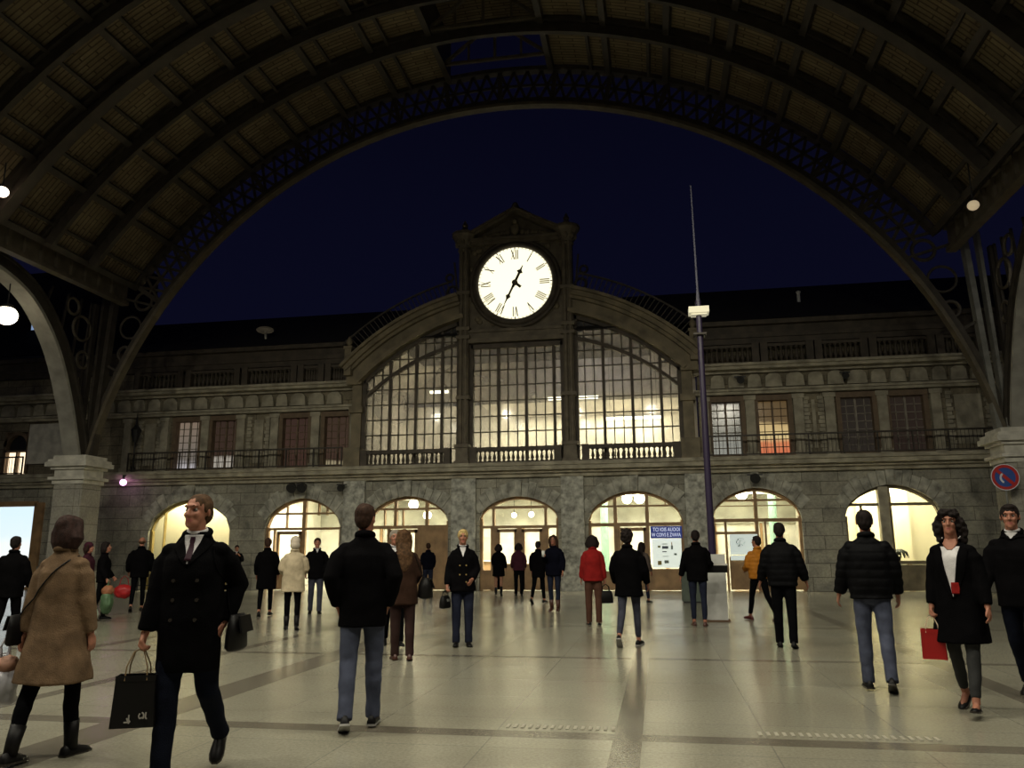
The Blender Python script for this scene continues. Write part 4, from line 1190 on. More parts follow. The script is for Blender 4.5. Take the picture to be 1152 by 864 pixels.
def person(label, pos, rel, H=1.75, sex='m', coat=None, legs=None, shoes=None, hair=None, L=(2, 3, 0), R=(-2, 2, 0), AL=(2, 6, 8, 0), AR=(2, 6, 8, 0),
           gripL=0, gripR=0, head=(0, 0), lean=0.0, near=False, face=False, group=None, sock=None, hat=None, handskin=True):
    """local frame: faces -y, its left is +x.  legs: thigh swing, knee bend, toe-down angle.  arms: swing, spread, elbow bend, inward turn"""
    S_ = H/1.75
    sw = 0.185 if sex == 'm' else 0.160
    hipw = 0.09 if sex == 'm' else 0.088
    vb = 0.0068 if near else 0.0105
    vc = 0.011 if near else 0.015
    # --- joints
    J = {}
    def legj(sd, a, k):
        a, k = radians(a), radians(k)
        h = V((sd*hipw, 0, 0.92)); d1 = V((sd*0.02, -sin(a), -cos(a))); kn = h+d1*0.43
        d2 = V((0, -sin(a-k), -cos(a-k))); an = kn+d2*0.42
        return h, kn, an
    sole = 9
    for nm, sd, lg in (('L', 1, L), ('R', -1, R)):
        h, kn, an = legj(sd, lg[0], lg[1]); p = radians(lg[2])
        yw = radians(7*sd)
        t = V((sin(yw)*cos(p), -cos(yw)*cos(p), -sin(p))); u = V((sin(yw)*sin(p), -cos(yw)*sin(p), cos(p)))
        J[nm] = [h, kn, an, t, u]
        for s, hh in ((-0.065, -0.085), (0.11, -0.085), (0.18, -0.08)): sole = min(sole, (an+t*s+u*hh).z)
    dz = -sole
    off = V((0, 0, dz))
    for nm in 'LR':
        for i in range(3): J[nm][i] = J[nm][i]+off
    def ln(p):     # lean of the trunk
        return V((p[0], p[1]-max(0, p[2]-0.95)*lean, p[2]+dz))
    arms = {}
    for nm, sd, a in (('L', 1, AL), ('R', -1, AR)):
        s, sp_, e, iw = (radians(x) for x in a)
        sh = ln((sd*(sw-0.012), 0.005, 1.415))
        d1 = V((sd*sin(sp_)*cos(s), -sin(s), -cos(s)*cos(sp_))).normalized(); el = sh+d1*0.29
        d2 = V((sd*(sin(sp_)*cos(s+e)-sin(iw)), -sin(s+e)*cos(iw), -cos(s+e)*cos(sp_))).normalized(); wr = el+d2*0.255
        arms[nm] = (sh, el, wr, d2)
    HP = ln((0, -0.01, 1.50))
    HM = Matrix.Translation(HP) @ Matrix.Rotation(radians(head[0]), 4, 'Z') @ Matrix.Rotation(radians(head[1]), 4, 'X') @ Matrix.Translation((0, 0, -1.50))
    def hp(x, y, z): return HM @ V((x, y, z))
    HR = HM.to_3x3().to_4x4()
    # --- body: one continuous skin
    m = MB()
    def E(x, y, z, rx, ry, rz, rot=None):
        fx = 0.92 if sex == 'f' and z < 1.66 else 1.0
        M = HM @ Matrix.Translation((x*fx, y, z)) @ (rot if rot is not None else Matrix.Identity(4))
        m.ell((0, 0, 0), (rx*fx, ry, rz), M, 18, 12)
    E(0, 0.012, 1.658, 0.073, 0.092, 0.088); E(0, -0.022, 1.612, 0.058, 0.07, 0.085); E(0, -0.05, 1.562, 0.045, 0.045, 0.04); E(0, -0.078, 1.543, 0.022, 0.018, 0.017)
    E(0, -0.082 if sex == 'm' else -0.078, 1.668, 0.05, 0.014, 0.014); E(0.034, -0.066, 1.615, 0.02, 0.02, 0.022); E(-0.034, -0.066, 1.615, 0.02, 0.02, 0.022)
    m.tube([hp(0, -0.086, 1.655), hp(0, -0.103, 1.63), hp(0, -0.112, 1.612), hp(0, -0.09, 1.602)], [0.008, 0.011, 0.014, 0.011], 10)
    E(0.011, -0.094, 1.609, 0.008, 0.01, 0.007); E(-0.011, -0.094, 1.609, 0.008, 0.01, 0.007)
    E(0, -0.088, 1.580, 0.021, 0.011, 0.0065); E(0, -0.086, 1.569, 0.019, 0.011, 0.007)
    for s in (-1, 1): E(s*0.077, 0.012, 1.63, 0.008, 0.02, 0.031, Matrix.Rotation(radians(18*s), 4, 'Z'))
    m.tube([ln((0, 0.02, 1.42)), ln((0, 0.014, 1.47)), hp(0, 0.005, 1.53), hp(0, 0.0, 1.58)], [0.062, 0.056, 0.053, 0.055], 14)
    rings = [(0.86, 0.12, 0.09), (0.95, 0.15, 0.105), (1.08, 0.128, 0.092), (1.22, 0.15, 0.105), (1.34, 0.145, 0.09), (1.41, sw-0.06, 0.06), (1.455, 0.06, 0.05)]
    m.loft([ringpts(ln((0, 0.005, z)), rx, ry) for z, rx, ry in rings])
    for nm, sd in (('L', 1), ('R', -1)):
        h, kn, an, t, u = J[nm]
        m.tube([h+V((0, 0, 0.03)), h*0.55+kn*0.45, kn, kn*0.7+an*0.3+V((0, 0.012, 0)), an*0.95+kn*0.05, an-u*0.02], [0.066, 0.056, 0.043, 0.044, 0.034, 0.035], 14)
        m.tube([an-t*0.04-u*0.05, an+t*0.03-u*0.04, an+t*0.1-u*0.06, an+t*0.16-u*0.068], [0.026, 0.03, 0.028, 0.014], 12)
        sh, el, wr, d = arms[nm]
        m.ell(sh+V((-sd*0.03, 0, -0.035)), 0.04, None, 14, 10)
        m.tube([sh+V((-sd*0.01, 0, -0.035)), sh*0.5+el*0.5, el, el*0.7+wr*0.3, wr, wr+d*0.02], [0.036, 0.036, 0.031, 0.033, 0.026, 0.025], 12)
        # hand: palm, four unequal fingers, thumb off the side of the palm
        g = gripL if nm == 'L' else gripR
        inn = V((-sd, 0, 0)); inn = (inn-d*inn.dot(d)).normalized()
        f = inn.cross(d) if sd > 0 else d.cross(inn)
        if f.y > 0 and abs(f.y) > 0.3: f = -f
        elif abs(f.y) <= 0.3 and f.z < 0: f = -f
        m.loft([[wr+d*s+f*(w*cos(2*pi*k/12))+inn*(th*sin(2*pi*k/12)) for k in range(12)] for s, w, th in ((0.0, 0.026, 0.018), (0.03, 0.034, 0.017), (0.065, 0.04, 0.016), (0.09, 0.039, 0.013))])
        c1, c2, c3 = ((0.95, 1.1, 0.7) if g else (0.3, 0.4, 0.3))
        for i, (w, ln_) in enumerate(((0.031, 0.072), (0.0105, 0.080), (-0.0105, 0.074), (-0.031, 0.058))):
            p = wr+d*0.083+f*w; ang = 0; pts = [p-d*0.015, p]; sp = f*(w*0.12*(0 if g else 1))
            for frac, cc in ((0.45, c1), (0.3, c2), (0.25, c3)):
                ang += cc + i*0.03
                p = p+(d*cos(ang)+inn*sin(ang))*ln_*frac+sp*frac; pts.append(p)
            m.tube(pts, [0.0105, 0.0105, 0.0095, 0.009, 0.0075], 8)
        p0 = wr+d*0.025+f*0.022
        if g: tp = [p0, p0+d*0.03+f*0.02+inn*0.012, p0+d*0.058+f*0.012+inn*0.034, p0+d*0.066-f*0.005+inn*0.05]
        else: tp = [p0, p0+d*0.028+f*0.02+inn*0.006, p0+d*0.055+f*0.03+inn*0.014, p0+d*0.08+f*0.03+inn*0.022]
        m.tube(tp, [0.014, 0.0125, 0.011, 0.008], 8)
    me = remesh(m, vb, 2, 'person')
    # eye sockets and mouth
    HI = HM.inverted()
    me.materials.append(skin); me.materials.append(lips)
    top = HP.z-0.02
    if near or face:
        for v in me.vertices:
            if v.co.z > top:
                q = HI @ v.co
                if q.y < -0.04:
                    for s in (-1, 1):
                        dd = (q.x-s*0.032)**2+(q.z-1.643)**2
                        v.co += HR.to_3x3() @ V((0, 0.011*math.exp(-dd/(2*0.0125**2)), 0))
                    dd = (q.x/0.02)**2+((q.z-1.5745)/0.0028)**2
                    v.co += HR.to_3x3() @ V((0, 0.004*math.exp(-dd), 0))
        mi = [0]*len(me.polygons)
        for p in me.polygons:
            if p.center.z > top:
                q = HI @ p.center
                if q.y < -0.07 and (q.x/0.024)**2+((q.z-1.5745)/0.0115)**2 < 1: mi[p.index] = 1
        me.polygons.foreach_set('material_index', mi)
    r = hypot_ = sqrt(pos[0]**2+pos[1]**2)
    rz = atan2(-pos[0], pos[1]) + radians(rel)
    root = link('person', me, None, (pos[0], pos[1], 0), label=label, category='person')
    root.rotation_euler = (0, 0, rz); root.scale = (S_, S_, S_)
    if group: root['group'] = group
    if near or face:
        for s in (-1, 1):
            e = MB(); e.ell((0, 0, 0), 0.0125, HM @ Matrix.Translation((s*0.031, -0.0655, 1.643)), 14, 10)
            e.mi = 1; e.ell((0, 0, 0), (0.0062, 0.004, 0.0062), HM @ Matrix.Translation((s*0.031, -0.0752, 1.643)), 10, 8)
            e.build('eye', [eye_white, iris], root, smooth=True)
            e = MB(); e.tube([hp(s*0.012, -0.089, 1.664), hp(s*0.03, -0.087, 1.671), hp(s*0.048, -0.068, 1.666)], [0.0035, 0.005, 0.0025], 8)
            e.build('eyebrow', hair[1] if hair else iris, root, smooth=True)
    # --- hair
    if hair:
        st, hm = hair[0], hair[1]
        m = MB()
        def HE(x, y, z, rx, ry, rz_): m.ell((0, 0, 0), (rx, ry, rz_), HM @ Matrix.Translation((x, y, z)), 18, 12)
        if st != 'bald':
            HE(0, 0.022, 1.676, 0.082 if st != 'receding' else 0.078, 0.098 if st != 'receding' else 0.094, 0.086 if st != 'receding' else 0.078); HE(0, 0.045, 1.63, 0.073, 0.072, 0.085)
            HE(0, -0.02, 1.724, 0.06, 0.055, 0.026) if st != 'receding' else None
        else:
            HE(0, 0.035, 1.628, 0.08, 0.077, 0.045)
        if st in ('short', 'receding'):
            for s in (-1, 1): HE(s*0.066, 0.02, 1.66, 0.017, 0.05, 0.045)
        if st == 'mop': HE(0, 0.028, 1.678, 0.100, 0.112, 0.102); HE(0, 0.05, 1.62, 0.085, 0.08, 0.08)
        if st == 'curly':
            for k in range(16):
                A = 2*pi*k/16
                for zz in (1.60, 1.66, 1.72):
                    if sin(A) > -0.45 or zz > 1.71: HE((0.078 if zz < 1.7 else 0.052)*cos(A), 0.02+(0.085 if zz < 1.7 else 0.06)*sin(A), zz+(0.012 if zz > 1.7 else 0), 0.03, 0.03, 0.03)
        if st in ('bob', 'long', 'curly'):
            w = {'bob': 0.03, 'long': 0.012, 'curly': 0.028}[st]
            zb = {'bob': 1.50, 'long': 1.46, 'curly': 1.46}[st]
            for s in (-1, 1):
                m.tube([hp(s*0.06, -0.02, 1.72), hp(s*(0.074+w*0.5), 0.0, 1.65), hp(s*(0.074+w), 0.015, 1.58), hp(s*(0.066+w), 0.025, zb)], [0.03, 0.036, 0.036+w*0.5, 0.028], 12)
            m.loft([[hp(0.09*k1*cos(2*pi*k/18), 0.055+0.055*k2*sin(2*pi*k/18), z) for k in range(18)] for z, k1, k2 in ((1.70, 0.8, 0.9), (1.62, 1.0+w*4, 1.1+w*3), (1.55, 1.02+w*5, 1.0+w*3), (zb, 0.9+w*4, 0.8))])
        if st == 'curly':
            for q in range(7): HE(-0.06+0.02*q, -0.07-0.008*sin(q*1.7), 1.702+0.008*cos(q*2.3), 0.018, 0.018, 0.03)
        if st == 'long':
            m.loft([[V((0.09*k1*cos(2*pi*k/18), y+0.03*sin(2*pi*k/18), z+dz)) for k in range(18)] for z, k1, y in ((1.56, 1.05, 0.075), (1.48, 1.15, 0.10), (1.40, 1.3, 0.125), (1.30, 1.25, 0.125), (1.22, 0.8, 0.125), (1.17, 0.3, 0.12))])
        hme = remesh(m, 0.0075 if near else 0.011, 2, 'hair')
        amp, fr = {'short': (0.007, 38), 'receding': (0.005, 38), 'bob': (0.008, 30), 'long': (0.007, 26), 'curly': (0.026, 24), 'mop': (0.022, 30), 'bald': (0.003, 40)}[st]
        displace(hme, lambda c: amp*noise.noise(V((c.x*fr, c.y*fr, c.z*fr*(0.35 if st in ('bob', 'long', 'short', 'receding') else 1.0)))))
        hme.materials.append(hm)
        link('hair', hme, root)
    if hat:
        m = MB(); m.ell((0, 0, 0), (0.098, 0.112, 0.10), HM @ Matrix.Translation((0, 0.02, 1.685)), 20, 14); m.ell((0, 0, 0), (0.10, 0.10, 0.09), HM @ Matrix.Translation((0, 0.05, 1.60)), 18, 12)
        me = remesh(m, 0.012, 3, 'hood'); me.materials.append(hat[1]); link(hat[0], me, root)
    # --- trousers
    lm, fit = legs[0], legs[1]
    fk = {'slim': 0.88, 'reg': 1.08, 'wide': 1.22}[fit]
    m = MB()
    m.loft([ringpts(V((0, 0.0, z+dz)), rx, ry) for z, rx, ry in ((0.80, 0.08, 0.09), (0.88, 0.155, 0.118), (0.96, 0.168, 0.122), (1.05, 0.155, 0.112))])
    for nm in 'LR':
        h, kn, an, t, u = J[nm]
        end = an+(kn-an).normalized()*(-0.035 if fit != 'slim' else 0.03)
        if sock: end = an+(kn-an).normalized()*0.10
        m.tube([h+V((0, 0, 0.02)), h*0.6+kn*0.4, kn, kn*0.62+an*0.38+V((0, 0.014 if fit != 'wide' else 0.005, 0)), kn*0.3+an*0.7, end], [0.088, 0.085*fk**0.5, 0.066*fk, 0.063*fk, 0.056*fk, 0.054*fk*(1.05 if fit != 'slim' else 0.85)], 16)
    me = remesh(m, vc, 3, 'trousers')
    rs = random.random()*50
    displace(me, lambda c: 0.006*noise.noise(V((c.x*9+rs, c.y*9, c.z*14))))
    me.materials.append(lm); link('trousers' if fit != 'slim' else 'leggings', me, root)
    # --- shoes
    sm, kind = shoes[0], shoes[1]
    for nm in 'LR':
        h, kn, an, t, u = J[nm]
        side = t.cross(u)
        m = MB()
        low = kind == 'flat'
        prof = [(-0.078, 0.02, 0.03), (-0.072, 0.034, 0.075), (-0.03, 0.037, 0.085), (0.03, 0.038, 0.085), (0.08, 0.043, 0.062), (0.13, 0.045, 0.048), (0.17, 0.036, 0.036), (0.192, 0.016, 0.02)]
        if low: prof = [(-0.078, 0.02, 0.03), (-0.072, 0.032, 0.055), (-0.03, 0.035, 0.035), (0.04, 0.038, 0.03), (0.09, 0.042, 0.032), (0.13, 0.042, 0.04), (0.17, 0.03, 0.03), (0.19, 0.012, 0.018)]
        b0 = -0.085
        m.loft([[an+t*s+side*(w*cos(A))+u*(b0+(hh*max(0, sin(A)) if sin(A) > 0 else 0)) for A in [2*pi*k/16 for k in range(16)]] for s, w, hh in prof])
        if kind == 'boot':
            ax = (kn-an).normalized()
            m.tube([an-u*0.03, an+ax*0.05, an+ax*0.17], [0.046, 0.05, 0.056], 14)
        sh_ = m.build('boot' if kind == 'boot' else 'shoe', sm, root, smooth=True)
        if near or kind == 'trainer':
            m = MB()
            m.loft([[an+t*(s*1.03)+side*((w+0.004)*cos(A))+u*(b0+dz_) for A in [2*pi*k/16 for k in range(16)]] for s, w, dz_ in ()] or [[an+t*(s*1.02)+u*(b0-0.004)+side*(w+0.003) for s, w, _ in prof]+[an+t*(s*1.02)+u*(b0-0.004)-side*(w+0.003) for s, w, _ in prof[::-1]],
                    [an+t*(s*1.02)+u*(b0+0.012)+side*(w+0.003) for s, w, _ in prof]+[an+t*(s*1.02)+u*(b0+0.012)-side*(w+0.003) for s, w, _ in prof[::-1]]])
            m.build('sole', MATS['sole_grey'] if kind == 'trainer' else iris, sh_)
    # --- coat
    cm = coat['mat']; hem = coat.get('hem', 0.78); fl = coat.get('flare', 0.0); bulk = coat.get('bulk', 0.0)
    m = MB()
    ys = []; xs = []
    for nm in 'LR':
        h, kn, an, t, u = J[nm]
        zt = max(hem+dz, an.z)
        q = kn+(h-kn)*((zt-kn.z)/max(1e-3, h.z-kn.z)) if zt > kn.z else an+(kn-an)*((zt-an.z)/max(1e-3, kn.z-an.z))
        ys.append(q.y)
    y0, y1 = min(ys), max(ys); cyh = (y0+y1)/2; ryh = max(0.125, (y1-y0)/2+0.088)+bulk*0.5+fl*0.6
    wst = 0.155 if sex == 'f' else 0.178
    prof = [(hem, (0.185 if sex == 'm' else 0.18)+fl+bulk*0.6, ryh, cyh), ((hem+0.97)/2, 0.182+fl*0.5+bulk*0.6, (ryh+0.135)/2, cyh*0.5), (0.97, 0.182+bulk*0.8, 0.132+bulk*0.6, 0), (1.10, wst+bulk, 0.118+bulk, 0), (1.24, sw-0.006+bulk*0.7, 0.132+bulk*0.8, 0), (1.33, sw+0.002+bulk*0.5, 0.126+bulk*0.5, 0.004), (1.39, sw-0.022, 0.10, 0.01), (1.435, 0.128, 0.082, 0.012), (1.46, 0.098, 0.07, 0.012), (1.485, 0.078, 0.066, 0.012), (1.51, 0.07, 0.06, 0.01)]
    if hem > 0.93: prof = [p for p in prof if p[0] == hem or p[0] > hem+0.06]
    if coat.get('bare'): prof = prof[:-2]
    rr = []
    for z, rx, ry, cy in prof:
        p = ln((0, cy, z)); rr.append(ringpts(p, rx, ry, 26, 2.5))
    m.loft(rr)
    for nm, sd in (('L', 1), ('R', -1)):
        sh, el, wr, d = arms[nm]
        a0 = sh+V((-sd*0.045, 0, -0.018))
        m.ell(sh+V((-sd*0.02, 0, -0.032)), (0.062+bulk*0.4, 0.070+bulk*0.3, 0.055), None, 14, 10)
        bb = bulk*0.55
        m.tube([a0, sh*0.6+el*0.4, el, el*0.5+wr*0.5, wr-d*0.012], [0.058, 0.064+bb, 0.058+bb, 0.053+bb, 0.046+bb*0.6], 14)
    me = remesh(m, vc, 4, 'coat')
    wv = coat.get('wrinkle', 0.008)
    rs = random.random()*50
    displace(me, lambda c: wv*(noise.noise(V((c.x*8+rs, c.y*8, c.z*6)))+0.5*noise.noise(V((c.x*19, c.y*19+rs, c.z*15)))))
    if coat.get('puff'):
        displace(me, lambda c: (0.007*(abs(sin(c.z*pi/0.085))**0.7)-0.003) if c.z < 1.46+dz else 0.0)
    me.materials.append(cm)
    bv = BVHTree.FromPolygons([v.co.copy() for v in me.vertices], [tuple(p.vertices) for p in me.polygons])
    ct = link(coat.get('name', 'coat'), me, root)
    m = MB()
    if coat.get('vneck'):
        m.tube([V((0.079*cos(A), 0.079*sin(A), 0.012*sin(A)))for A in [(radians(-42+264*k/22) if not coat.get('bare') else radians(-10+200*k/22)) for k in range(23)]], [0.008]+[0.019]*21+[0.008], 10)
    else: m.ring((0, 0, 0), 0.074, 0.015, 'z', 26, 8, 1.7)
    me2 = m.mesh('collar', coat.get('collar_mat', cm), True)
    me2.transform(Matrix.Translation(ln((0, 0.012, 1.495))) @ Matrix.Rotation(radians(14), 4, 'X'))
    link('collar', me2, ct)
    def patch(name, rows, offs, mat, back=False, parent=None):
        """cloth lying on the coat: rows of (z, x-left, x-right)"""
        g = []
        fine = []
        for (z0, a0, b0_), (z1, a1, b1) in zip(rows[:-1], rows[1:]):
            for q in range(4): fine.append((z0+(z1-z0)*q/4, a0+(a1-a0)*q/4, b0_+(b1-b0_)*q/4))
        rows = fine+[rows[-1]]
        for z, xa, xb in rows:
            row = []
            for k in range(9):
                x = xa+(xb-xa)*k/8
                o_ = V((x, 1.0 if back else -1.0, z+dz)); hit = bv.ray_cast(o_, V((0, -1 if back else 1, 0)))
                row.append([x, hit[0].y+(offs if back else -offs) if hit[0] is not None else None, z+dz])
            g.append(row)
        for k in range(9):
            for i in range(len(g)-2, -1, -1):
                if g[i][k][1] is None and g[i+1][k][1] is not None: g[i][k][1] = g[i+1][k][1]+(-0.006 if back else 0.006)
        g = [[V((p[0], p[1] if p[1] is not None else -0.08, p[2])) for p in row] for row in g]
        mm = MB(); th = V((0, -0.016 if back else 0.016, 0))
        A_ = [[mm.bm.verts.new(p) for p in row] for row in g]; B_ = [[mm.bm.verts.new(p+th) for p in row] for row in g]
        R_, C_ = len(g), 9
        for i in range(R_-1):
            for k in range(C_-1):
                mm.bm.faces.new([A_[i][k], A_[i][k+1], A_[i+1][k+1], A_[i+1][k]]); mm.bm.faces.new([B_[i][k], B_[i+1][k], B_[i+1][k+1], B_[i][k+1]])
        for i in range(R_-1):
            for k in (0, C_-1): mm.bm.faces.new([A_[i][k], A_[i+1][k], B_[i+1][k], B_[i][k]])
        for k in range(C_-1):
            for i in (0, R_-1): mm.bm.faces.new([A_[i][k], B_[i][k], B_[i][k+1], A_[i][k+1]])
        return mm.build(name, mat, parent or root, smooth=True)
    if coat.get('vneck'):
        zt, zb, w, sm_, tm = coat['vneck']
        n = 8
        patch('shirt', [(zt+(zb-zt)*i/n, -w*(1-i/n)-0.004, w*(1-i/n)+0.004) for i in range(n+1)], 0.004, sm_)
        if tm:
            patch('tie', [(zt-0.012, -0.013, 0.013), (zt-0.04, -0.017, 0.017), (zt-0.055, -0.012, 0.012), (zt-0.1, -0.018, 0.018), (zb+0.02, -0.022, 0.022)], 0.010, tm)
        for s in (-1, 1):        # lapels
            patch('lapel', [(zt+0.01, s*(w+0.002), s*(w+0.03)), (zt-0.05, s*(w*0.8), s*(w*0.8+0.075)), ((zt+zb)/2, s*w*0.5, s*(w*0.5+0.075)), ((zt*0.25+zb*0.75), s*w*0.26, s*(w*0.26+0.05)), (zb-0.01, s*0.0, s*0.012)], 0.009, cm, parent=ct)
        if coat.get('bare'): patch('bare_neck', [(1.49, -0.05, 0.05), (1.45, -0.062, 0.062), (zt, -0.05, 0.05), (zt-0.03, -0.02, 0.02)], 0.0065, skin)
        m = MB()                  # shirt collar
        if coat.get('bare'): m.tube([V((0.078*cos(A), 0.078*sin(A), 0.015*sin(A))) for A in [radians(-30+240*k/20) for k in range(21)]], 0.006, 8)
        else: m.ring((0, 0, 0), 0.060, 0.007, 'z', 24, 6, 2.2)
        me2 = m.mesh('shirt_collar', sm_, True)
        me2.transform(Matrix.Translation(ln((0, 0.008, 1.512))) @ Matrix.Rotation(radians(16), 4, 'X')); link('shirt_collar', me2, root)
    if coat.get('buttons'):
        for x, z in coat['buttons']:
            hit = bv.ray_cast(V((x, -1, z+dz)), V((0, 1, 0)))
            if hit[0] is not None:
                m = MB(); m.cyl(hit[0]+V((0, 0.004, 0)), hit[0]+V((0, -0.008, 0)), 0.012, n=10); m.build('button', coat.get('button_mat', iris), ct)
    W = Matrix.Translation((pos[0], pos[1], 0)) @ Matrix.Rotation(rz, 4, 'Z') @ Matrix.Scale(S_, 4)
    def hand(nm): return W @ (arms[nm][2]+arms[nm][3]*0.10)
    return {'root': root, 'hand': hand, 'W': W, 'bv': bv, 'dz': dz, 'rz': rz, 'S': S_, 'arms': arms, 'J': J, 'patch': patch}

# bags
def tote(name, P, rz, w, h, d, mat, hmat, hl, label, cat, taper=0.0, tilt=0.0, logo=None):
    """paper carrier: open box with two cord handles that meet at the hand P"""
    r = empty(name, (P.x, P.y, P.z-hl-h), rz, label=label, category=cat)
    if tilt: r.rotation_euler = (0, tilt, rz)
    m = MB(); t = 0.006
    a, b_ = w/2, d/2; A, B = a*(1+taper), b_*(1+taper)
    def wall(p0, p1, q0, q1, nrm):
        n_ = V(nrm)*t
        m.loft([[V(p0), V(p1), V(q1), V(q0)], [V(p0)+n_, V(p1)+n_, V(q1)+n_, V(q0)+n_]])
    wall((-A, -B, 0), (A, -B, 0), (-a, -b_, h), (a, -b_, h), (0, 1, 0)); wall((-A, B, 0), (A, B, 0), (-a, b_, h), (a, b_, h), (0, -1, 0))
    wall((-A, -B, 0), (-A, B, 0), (-a, -b_, h), (-a, b_, h), (1, 0, 0)); wall((A, -B, 0), (A, B, 0), (a, -b_, h), (a, b_, h), (-1, 0, 0))
    m.box(-A, A, -B, B, 0, t)
    m.build('bag_body', mat, r)
    m = MB(); m.box(-a-0.002, a+0.002, -b_-0.003, -b_, h-0.035, h+0.001); m.box(-a-0.002, a+0.002, b_, b_+0.003, h-0.035, h+0.001); m.build('rim_fold', mat, r)
    for s in (-1, 1):
        m = MB(); m.tube([(-w*0.28, s*b_, h-0.03), (-w*0.26, s*b_*0.9, h+hl*0.35), (-w*0.12, s*b_*0.35, h+hl*0.92), (0, s*0.012, h+hl), (w*0.12, s*b_*0.35, h+hl*0.92), (w*0.26, s*b_*0.9, h+hl*0.35), (w*0.28, s*b_, h-0.03)], 0.0045, 8)
        m.build('handle', hmat, r)
    if logo:
        for pts in logo[0]:
            m = MB()
            for p, q in zip(pts[:-1], pts[1:]): m.bar((p[0]*w, -b_-0.012*(1+0.5*taper)-d*taper*0.3, p[1]*h), (q[0]*w, -b_-0.012*(1+0.5*taper)-d*taper*0.3, q[1]*h), 0.008, 0.003, (0, 1, 0))
            m.build('printed_mark', logo[1], r)
    return r
def handbag(P, rz, w, h, d, mat, hl, label, cat='handbag'):
    r = empty('handbag', (P.x, P.y, P.z-hl-h), rz, label=label, category=cat)
    m = MB()
    m.loft([ringpts(V((0, 0, z)), w/2*k, d/2*q, 20, 4) for z, k, q in ((0, 0.9, 0.75), (h*0.08, 1.0, 1.0), (h*0.55, 0.97, 0.95), (h*0.92, 0.84, 0.6), (h, 0.78, 0.4))])
    m.build('bag_body', mat, r, smooth=True)
    for s in (-1, 1):
        m = MB(); m.tube([(-w*0.25, s*d*0.2, h*0.9), (-w*0.22, s*d*0.12, h+hl*0.6), (0, 0.008*s, h+hl), (w*0.22, s*d*0.12, h+hl*0.6), (w*0.25, s*d*0.2, h*0.9)], 0.008, 8); m.build('handle', mat, r)
    m = MB(); m.box(-0.03, 0.03, -d/2-0.006, -d/2+0.01, h*0.55, h*0.75); m.build('clasp', iron_grey, r)
    return r

# ------------------------------------------------------------------ wardrobes
random.seed(21)
blk = cloth('black_wool', (0.0024, 0.0022, 0.0026), spec=0.04); blk2 = cloth('black_cloth', (0.0030, 0.0027, 0.0032), spec=0.04); nav = cloth('navy_wool', (0.0035, 0.0038, 0.0085), spec=0.05)
puffb = cloth('black_nylon', (0.0028, 0.0028, 0.0034), 0.7, 0.3, 60, spec=0.08)
tan = cloth('tan_tweed', (0.140, 0.089, 0.051), 0.95, 0.6, 110, 0.3)
beige = cloth('beige_quilt', (0.48, 0.40, 0.27), 0.9, 0.5, 60); cream_knit = cloth('cream_knit', (0.55, 0.48, 0.38))
redw = cloth('red_wool', (0.22, 0.010, 0.009)); brown = cloth('brown_wool', (0.032, 0.015, 0.009), 0.95, 0.7, 90)
ora = cloth('orange_nylon', (0.38, 0.14, 0.014), 0.6, 0.3, 60); dkbrn = cloth('dark_brown', (0.028, 0.014, 0.012)); plum = cloth('plum_cloth', (0.05, 0.012, 0.022))
greyj = cloth('grey_brown_jacket', (0.09, 0.07, 0.06))
jean = cloth('blue_denim', (0.060, 0.068, 0.102), 0.9, 0.5, 150, 0.25); jean2 = cloth('grey_denim', (0.042, 0.044, 0.062), 0.9, 0.5, 150, 0.25); djean = cloth('dark_denim', (0.012, 0.015, 0.03), 0.9, 0.5, 150, 0.2)
navt = cloth('navy_trousers', (0.006, 0.0075, 0.014), spec=0.05); blt = cloth('black_trousers', (0.003, 0.003, 0.0036), spec=0.04); redbr = cloth('rust_brown_hose', (0.075, 0.034, 0.022)); char = cloth('charcoal_hose', (0.035, 0.036, 0.036)); nude = cloth('nude_hose', (0.33, 0.17, 0.11), 0.6)
lb = plain('black_leather', (0.005, 0.0045, 0.0045), 0.5, 0.2, 20, spec=0.2); lbr = plain('brown_leather', (0.06, 0.02, 0.014), 0.4, 0.2, 20); lred = plain('maroon_leather', (0.12, 0.02, 0.018), 0.4, 0.2, 20)
white_c = cloth('white_cotton', (0.62, 0.60, 0.60)); tie_c = cloth('wine_silk', (0.028, 0.008, 0.016), 0.5, 0.1)
h_brown = plain('hair_brown', (0.035, 0.016, 0.009), 0.75, 0.4, 40, bump=0.6, bscale=160, spec=0.2); h_dark = plain('hair_dark', (0.010, 0.006, 0.005), 0.75, 0.4, 40, bump=0.6, bscale=160, spec=0.2); h_chest = plain('hair_chestnut', (0.026, 0.011, 0.008), 0.75, 0.4, 40, bump=0.6, bscale=160, spec=0.2)
h_lt = plain('hair_light_brown', (0.07, 0.036, 0.016), 0.75, 0.4, 40, bump=0.6, bscale=160, spec=0.2); h_fair = plain('hair_fair_brown', (0.075, 0.038, 0.016), 0.75, 0.5, 30, bump=0.6, bscale=160, spec=0.2); h_blond = plain('hair_blond', (0.50, 0.36, 0.15), 0.75, 0.35, 40, bump=0.6, bscale=160, spec=0.2); h_grey = plain('hair_grey', (0.30, 0.26, 0.21), 0.75, 0.35, 40, bump=0.6, bscale=160, spec=0.2)
gold = plain('gold_button', (0.5, 0.36, 0.14), 0.35, 0.1, metal=0.6)
plain('sole_grey', (0.30, 0.29, 0.27), 0.6)
STAND = ((1, 2, 0), (-1, 2, 0))
def C(mat, **k): return dict(mat=mat, **k)

